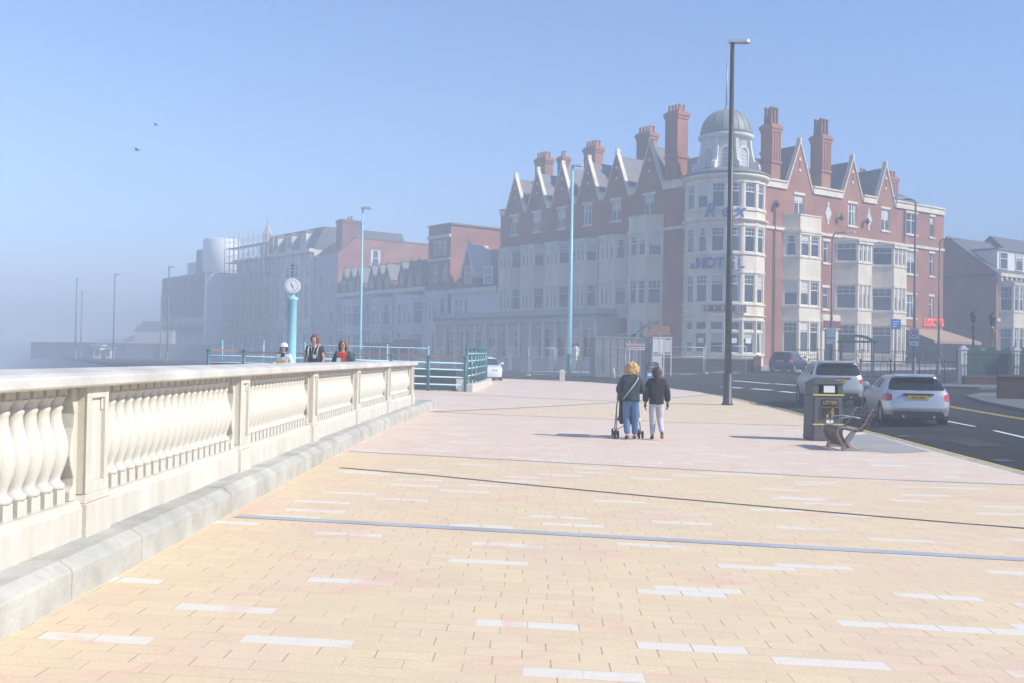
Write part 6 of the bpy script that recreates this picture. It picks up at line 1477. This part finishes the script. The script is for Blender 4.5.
def person(loc, yaw, H, label, J, skin='skin', group=None, face=True):
    """J: joints dict in units of body height, facing +y"""
    t = thing('person', loc, label, 'person', group); t.rotation_euler.z = yaw
    S = lambda p: Vector(p)*H
    k = Sk(); pel = k.add(S((0, 0, .53)), (.085*H/1.7*1.6, .065*H)); 
    sp1 = k.add(S(J.get('waist', (0, .0, .61))), (.075*H, .06*H), pel); ch = k.add(S(J.get('chest', (0, 0, .73))), (.088*H, .065*H), sp1); nk = k.add(S(J.get('neck', (0, 0, .825))), .032*H, ch)
    hd = J.get('head', (0, .012, .92)); h0 = k.add(S(lerp3(J.get('neck', (0, 0, .825)), hd, .45)), .034*H, nk)
    h1 = k.add(S((hd[0], hd[1]+.006, hd[2]-.025)), (.040*H, .046*H), h0); h2 = k.add(S((hd[0], hd[1], hd[2]+.018)), (.045*H, .054*H), h1); k.add(S((hd[0], hd[1]-.004, hd[2]+.05)), (.032*H, .036*H), h2)
    hands = []
    for sg in (-1, 1):
        sh, el, wr = J['shoulder'], J['elbow'][sg], J['wrist'][sg]
        a = k.add(S((sg*sh[0], sh[1], sh[2])), .034*H, ch); b = k.add(S(el), .024*H, a); c = k.add(S(wr), .016*H, b)
        d = (Vector(wr)-Vector(el)).normalized(); k.add(S(wr)+d*.03, .016*H, c); hands += hand(S(wr)+d*.02, d, -sg)
        hp, kn, an, to = J['hip'], J['knee'][sg], J['ankle'][sg], J['toe'][sg]
        a = k.add(S((sg*hp[0], hp[1], hp[2])), .052*H, pel); b = k.add(S(kn), .034*H, a); c = k.add(S(lerp3(kn, an, .35)), .034*H, b); e = k.add(S(an), .021*H, c); k.add(S(to), .018*H, e)
    bm_ = k.mesh(0, 2); me = join([bm_]+hands)
    bo_ = add_obj(me, 'body', skin, t)
    if face:
        hx, hy, hz_ = S(hd); kk = H/1.7
        mb = MB(); mb.prism([(hy+.082*kk, hz_-.022*kk), (hy+.108*kk, hz_-.018*kk), (hy+.085*kk, hz_+.02*kk)], hx-.012*kk, hx+.012*kk, axis='x'); ob = mb.build('nose', [skin], None, loc=(0, 0, 0)); ob.parent = t; ob.location = (0, 0, 0)
        for sg in (-1, 1):
            mb = MB(); mb.lathe([(0, -.010), (.011, 0), (0, .010)], hx+sg*.034*kk, hy+.080*kk, hz_+.018*kk, 8); ob = mb.build('eye', ['sign_black'], None, loc=(0, 0, 0)); ob.parent = t; ob.location = (0, 0, 0)
            mb = MB(); mb.lathe([(0, -.03), (.014, 0), (0, .03)], hx+sg*.082*kk, hy-.004, hz_, 8); ob = mb.build('ear', [skin], None, loc=(0, 0, 0)); ob.parent = t; ob.location = (0, 0, 0)
        mb = MB(); mb.box(hx-.024*kk, hx+.024*kk, hy+.078*kk, hy+.089*kk, hz_-.050*kk, hz_-.040*kk); ob = mb.build('mouth', ['red_cloth'], None, loc=(0, 0, 0)); ob.parent = t; ob.location = (0, 0, 0)
    return t, S
def trousers(t, S, H, J, m, rt=.062, rk=.046, ra=.036, length=.92):
    k = Sk(); pel = k.add(S((0, -.004, .545)), (.098*H, .078*H)); k.add(S((0, 0, .60)), (.088*H, .07*H), pel)
    for sg in (-1, 1):
        hp, kn, an = J['hip'], J['knee'][sg], J['ankle'][sg]
        a = k.add(S((sg*hp[0], hp[1]-.006, hp[2]-.01)), rt*H, pel); a2 = k.add(S(lerp3((sg*hp[0], hp[1], hp[2]), kn, .5)), rt*.88*H, a); b = k.add(S(kn), rk*H, a2); c = k.add(S(lerp3(kn, an, .5)), (rk+ra)/2*H, b); k.add(S(lerp3(kn, an, length)), ra*H, c)
    return add_obj(k.mesh(0, 2), 'trousers', m, t)
def top(t, S, H, J, m, name='jacket', rc=.105, rw=.095, rs=.05, re=.042, rwr=.034, hem=.50, sleeve=1.0, rh=None):
    k = Sk(); a0 = k.add(S((0, 0, hem)), ((rh or rw)*H, (rh or rw)*.78*H)); w_ = k.add(S(J.get('waist', (0, 0, .61))), (rw*H, rw*.8*H), a0); ch = k.add(S(J.get('chest', (0, 0, .73))), (rc*H, rc*.78*H), w_)
    nk = k.add(S(lerp3(J.get('chest', (0, 0, .73)), J.get('neck', (0, 0, .825)), .72)), .052*H, ch); k.add(S(J.get('neck', (0, 0, .825))), .042*H, nk)
    for sg in (-1, 1):
        sh, el, wr = J['shoulder'], J['elbow'][sg], J['wrist'][sg]
        a = k.add(S((sg*sh[0], sh[1], sh[2])), rs*H, ch)
        if sleeve >= 1: b = k.add(S(el), re*H, a); k.add(S(lerp3(el, wr, .93)), rwr*H, b)
        else: k.add(S(lerp3((sg*sh[0], sh[1], sh[2]), el, sleeve)), re*H, a)
    return add_obj(k.mesh(1, 2), name, m, t)
def shoes(t, S, H, J, m):
    for sg in (-1, 1):
        an, to = Vector(J['ankle'][sg]), Vector(J['toe'][sg]); d = (to-an); k = Sk()
        mm = m[0 if sg < 0 else 1] if isinstance(m, tuple) else m
        a = k.add(S(an+Vector((0, -.012, -.012))), (.026*H, .024*H)); b = k.add(S(an.lerp(to, .5)+Vector((0, 0, -.004))), (.028*H, .022*H), a); k.add(S(to), (.026*H, .018*H), b); add_obj(k.mesh(0, 2), 'shoe', mm, t)
def child(me_or_mb, name, m, t):
    if isinstance(me_or_mb, MB): ob = me_or_mb.build(name, [m], None, loc=(0, 0, 0), recalc=True); ob.parent = t; ob.location = (0, 0, 0); return ob
    return add_obj(me_or_mb, name, m, t)
# woman pushing the stroller, seen from behind, mid-stride
H = 1.58
J = dict(waist=(0, .0, .61), chest=(0, .015, .73), neck=(.003, .02, .83), head=(.005, .035, .915), shoulder=(.095, .015, .79),
         elbow={-1: (-.155, .02, .64), 1: (.155, .03, .64)}, wrist={-1: (-.125, .165, .63), 1: (.125, .165, .63)}, hip=(.055, 0, .51),
         knee={-1: (-.05, .05, .28), 1: (.06, .03, .28)}, ankle={-1: (-.045, -.03, .055), 1: (.065, .10, .045)}, toe={-1: (-.05, .06, .016), 1: (.07, .19, .02)})
p = G(631, 440); W1 = Vector((2.47, p.y, gz(2.47, p.y)))
t, S = person(W1, 0, H, 'woman with curly blond hair in a dark jacket and jeans pushing a stroller, walking away', J, face=False)
t['label'] = 'person with curly blond hair, dark jacket and blue jeans, pushing a stroller away'
trousers(t, S, H, J, 'denim', rt=.068, rk=.05, ra=.043)
top(t, S, H, J, 'quilt_navy', rc=.125, rw=.118, rs=.062, re=.054, rwr=.04, hem=.52, rh=.118)
shoes(t, S, H, J, 'shoe_black')
hc = S(J['head']); child(hair_blob((hc.x, hc.y-.01, hc.z+.0), .142, .30, 2.2, None, 3, (1.0, .95, 1.05)), 'hair', 'blond_hair', t)
mb = MB(); mb.tube([(-.17, -.115, .84), (-.06, -.165, 1.0), (.06, -.16, 1.16), (.13, -.10, 1.27), (.12, .02, 1.33)], .011, 6); child(mb, 'bag_strap', 'fence_white', t)
# teenager
H2 = 1.52
J = dict(waist=(0, 0, .61), chest=(0, .01, .73), neck=(0, .01, .83), head=(0, .02, .915), shoulder=(.098, .0, .79),
         elbow={-1: (-.145, -.01, .64), 1: (.145, .0, .64)}, wrist={-1: (-.15, .01, .50), 1: (.155, .03, .505)}, hip=(.05, 0, .51),
         knee={-1: (-.045, .03, .28), 1: (.055, .04, .29)}, ankle={-1: (-.04, .06, .04), 1: (.07, -.10, .085)}, toe={-1: (-.045, .15, .016), 1: (.072, -.06, .022)})
W2 = Vector((3.02, 21.6, gz(3.02, 21.6)))
t2, S2 = person(W2, 0, H2, 'person with dark tied-back hair in a black jacket and pale grey joggers, walking away', J, face=False, skin='skin_dark')
trousers(t2, S2, H2, J, 'grey_jogger', rt=.062, rk=.047, ra=.034)
top(t2, S2, H2, J, 'black_cloth', rc=.122, rw=.11, rs=.06, re=.052, rwr=.042, hem=.475, rh=.118)
shoes(t2, S2, H2, J, ('shoe_black', 'shoe_tan'))
hc = S2(J['head']); child(hair_blob((hc.x, hc.y-.008, hc.z+.012), .106, .10, 2.5, None, 8, (.92, 1.05, 1.12)), 'hair', 'brown_hair', t2)
child(hair_blob((hc.x, hc.y-.10, hc.z-.08), .05, .25, 2.5, None, 9, (1, .8, 2.6)), 'ponytail', 'brown_hair', t2)
# stroller
t = thing('stroller', (W1.x, W1.y+.75, W1.z), 'folding stroller with black fabric and silver tubes pushed by the blond person', 'stroller')
def sm(mb, n_, m_): return mb.build(n_, [m_], t)
X, Y, Z = W1.x+.0, W1.y+.32, W1.z
for sg in (-1, 1):
    mb = MB(); mb.tube([(X+sg*.20, Y-.05, Z+1.02), (X+sg*.20, Y-.0, Z+1.06), (X+sg*.22, Y+.06, Z+1.03), (X+sg*.235, Y+.62, Z+.16)], .013, 8); sm(mb, 'push_tube', 'alloy')
    mb = MB(); mb.tube([(X+sg*.20, Y-.07, Z+.99), (X+sg*.20, Y-.03, Z+1.06), (X+sg*.205, Y+.03, Z+1.05)], .021, 8); sm(mb, 'handle', 'black_plastic')
    mb = MB(); mb.tube([(X+sg*.235, Y+.30, Z+.66), (X+sg*.25, Y+.02, Z+.10)], .013, 8); sm(mb, 'rear_tube', 'alloy')
    for yy, xx in ((Y+.02, .255), (Y+.66, .24)):
        for dx in (-.035, .035):
            mb = MB(lambda a, b, c: Vector((c, a, b))); mb.lathe([(.03, -.014), (.075, -.017), (.082, -.01), (.082, .01), (.075, .017), (.03, .014), (.0, .014)], yy, Z+.082, X+sg*xx+dx, 16); sm(mb, 'wheel', 'tyre')
mb = MB(); mb.tube([(X-.24, Y+.06, Z+.18), (X+.24, Y+.40, Z+.42)], .01, 6); mb.tube([(X+.24, Y+.06, Z+.18), (X-.24, Y+.40, Z+.42)], .01, 6); sm(mb, 'cross_brace', 'alloy')
mb = MB(); mb.prism([(Y+.12, Z+.95), (Y+.09, Z+.94), (Y+.20, Z+.42), (Y+.50, Z+.34), (Y+.52, Z+.38), (Y+.25, Z+.46)], X-.19, X+.19, axis='x'); mb.prism([(Y+.02, Z+.30), (Y+.32, Z+.30), (Y+.34, Z+.44), (Y+.04, Z+.44)], X-.17, X+.17, axis='x'); sm(mb, 'seat', 'black_cloth')
mb = MB(); pr = [(Y+.10+.30*math.cos(a)*1.0+.12, Z+.78+.26*math.sin(a)) for a in [R(18*i) for i in range(11)]]; mb.prism(pr, X-.21, X+.21, axis='x'); o = sm(mb, 'canopy', 'black_cloth')
# three people behind the balustrade, facing the camera
def standJ(lean=0, arms=0): return dict(shoulder=(.10, .0, .79), elbow={-1: (-.145, .0, .64), 1: (.145, .0, .64)}, wrist={-1: (-.12, .06+arms, .52+arms), 1: (.12, .06+arms, .52+arms)}, hip=(.052, 0, .51), knee={-1: (-.05, .02, .28), 1: (.055, .03, .28)}, ankle={-1: (-.05, -.02, .045), 1: (.06, .03, .045)}, toe={-1: (-.055, .08, .018), 1: (.068, .12, .018)}, chest=(0, 0, .73), neck=(0, 0, .825), head=(0, .012, .918))
ZT = .45
def place(px, D): p = AT(px, 350, D); return Vector((p.x, p.y, ZT))
# woman in black T shirt
H3 = 1.63; J = standJ(); t, S = person(place(314.5, 25), R(172), H3, 'person with dark auburn hair in a black T-shirt with backpack straps, middle of three', J, group='people behind the balustrade')
trousers(t, S, H3, J, 'denim'); top(t, S, H3, J, 'black_tee', 'tshirt', rc=.112, rw=.10, rs=.056, re=.045, hem=.54, sleeve=.55); shoes(t, S, H3, J, 'shoe_black')
hc = S(J['head']); child(hair_blob((hc.x, hc.y-.035, hc.z+.02), .108, .12, 2.5, lambda c: c.y > hc.y+.045 and c.z < hc.z+.07, 4, (1.0, 1.0, 1.1)), 'hair', 'auburn_hair', t)
for sg in (-1, 1):
    mb = MB(); mb.tube([(sg*.12, -.10, 1.36), (sg*.12, .04, 1.38), (sg*.115, .135, 1.25), (sg*.11, .13, 1.08)], .017, 6); child(mb, 'backpack_strap', 'grey_jogger', t)
mb = MB(); mb.tube([(-.05, .09, 1.35), (0, .155, 1.1), (.05, .09, 1.35)], .006, 5); child(mb, 'lanyard', 'sign_white', t); mb = MB(); mb.box(-.09, -.02, .15, .165, 1.06, 1.15); child(mb, 'badge', 'sign_white', t)
mb = MB(); mb.prism([(-.16, .95), (.16, .95), (.18, 1.2), (.12, 1.38), (-.12, 1.38), (-.18, 1.2)], -.30, -.12, axis='y'); child(mb, 'backpack', 'navy', t)
# girl in red
H4 = 1.50; J = standJ(); t, S = person(place(343, 25), R(178), H4, 'person with long light brown hair, red top and dark open jacket, right of three', J, group='people behind the balustrade')
trousers(t, S, H4, J, 'denim'); top(t, S, H4, J, 'red_cloth', 'red_top', rc=.10, rw=.095, rs=.05, hem=.52, sleeve=.5); shoes(t, S, H4, J, 'shoe_black')
tj = top(t, S, H4, J, 'green_dark', rc=.112, rw=.105, rs=.056, re=.046, rwr=.036, hem=.50)
bm = bmesh.new(); bm.from_mesh(tj.data); bmesh.ops.delete(bm, geom=[v for v in bm.verts if v.co.y > .03 and abs(v.co.x) < .095 and v.co.z > .6], context='VERTS'); bm.to_mesh(tj.data); bm.free()
hc = S(J['head']); M['light_brown_hair'] = mat('light_brown_hair', (.25,.11,.05), rough=.5, var=.3, scale=25)
child(hair_blob((hc.x, hc.y-.03, hc.z-.03), .112, .12, 2.5, lambda c: c.y > hc.y+.035 and c.z < hc.z+.07, 6, (1.05, 1.0, 1.55)), 'hair', 'light_brown_hair', t)
mb = MB(); mb.box(.02, .12, .135, .15, .98, 1.08); child(mb, 'badge', 'sign_white', t)
mb = MB()
for sg in (-1, 1): mb.tube([(hc.x+sg*.034+.02*math.cos(a), hc.y+.088, hc.z+.018+.017*math.sin(a)) for a in [R(36*i) for i in range(11)]], .0035, 4)
mb.tube([(hc.x-.014, hc.y+.09, hc.z+.02), (hc.x+.014, hc.y+.09, hc.z+.02)], .003, 4); child(mb, 'glasses', 'sign_black', t)
# child in white cap
H5 = 1.40; J = standJ(arms=.12); t, S = person(place(284, 25), R(170), H5, 'person in a white cap and white top with a dark collar, left of three', J, group='people behind the balustrade')
trousers(t, S, H5, J, 'denim'); top(t, S, H5, J, 'white_cloth', rc=.108, rw=.10, rs=.054, re=.045, rwr=.036, hem=.50); shoes(t, S, H5, J, 'shoe_black')
hc = S(J['head']); child(hair_blob((hc.x, hc.y-.015, hc.z+.01), .094, .08, 2.5, lambda c: c.y > hc.y+.03 and c.z < hc.z+.06, 6, (1, 1.05, 1.1)), 'hair', 'brown_hair', t)
mb = MB(); mb.lathe([(.099, .03), (.101, .05), (.09, .10), (.05, .135), (.0, .142)], hc.x, hc.y-.01, hc.z, 16); mb.prism([(-.07, .07), (.07, .07), (.05, .16), (0, .18), (-.05, .16)], hc.z+.04, hc.z+.052); child(mb, 'cap', 'sign_white', t)
mb = MB(); mb.lathe([(.085, 0), (.075, .05), (.055, .08)], 0, .01, 1.09, 12); child(mb, 'collar', 'black_cloth', t)
mb = MB(); mb.box(-.09, .09, .14, .155, .90, 1.0); child(mb, 'snack_packet', 'plate_yellow', t)
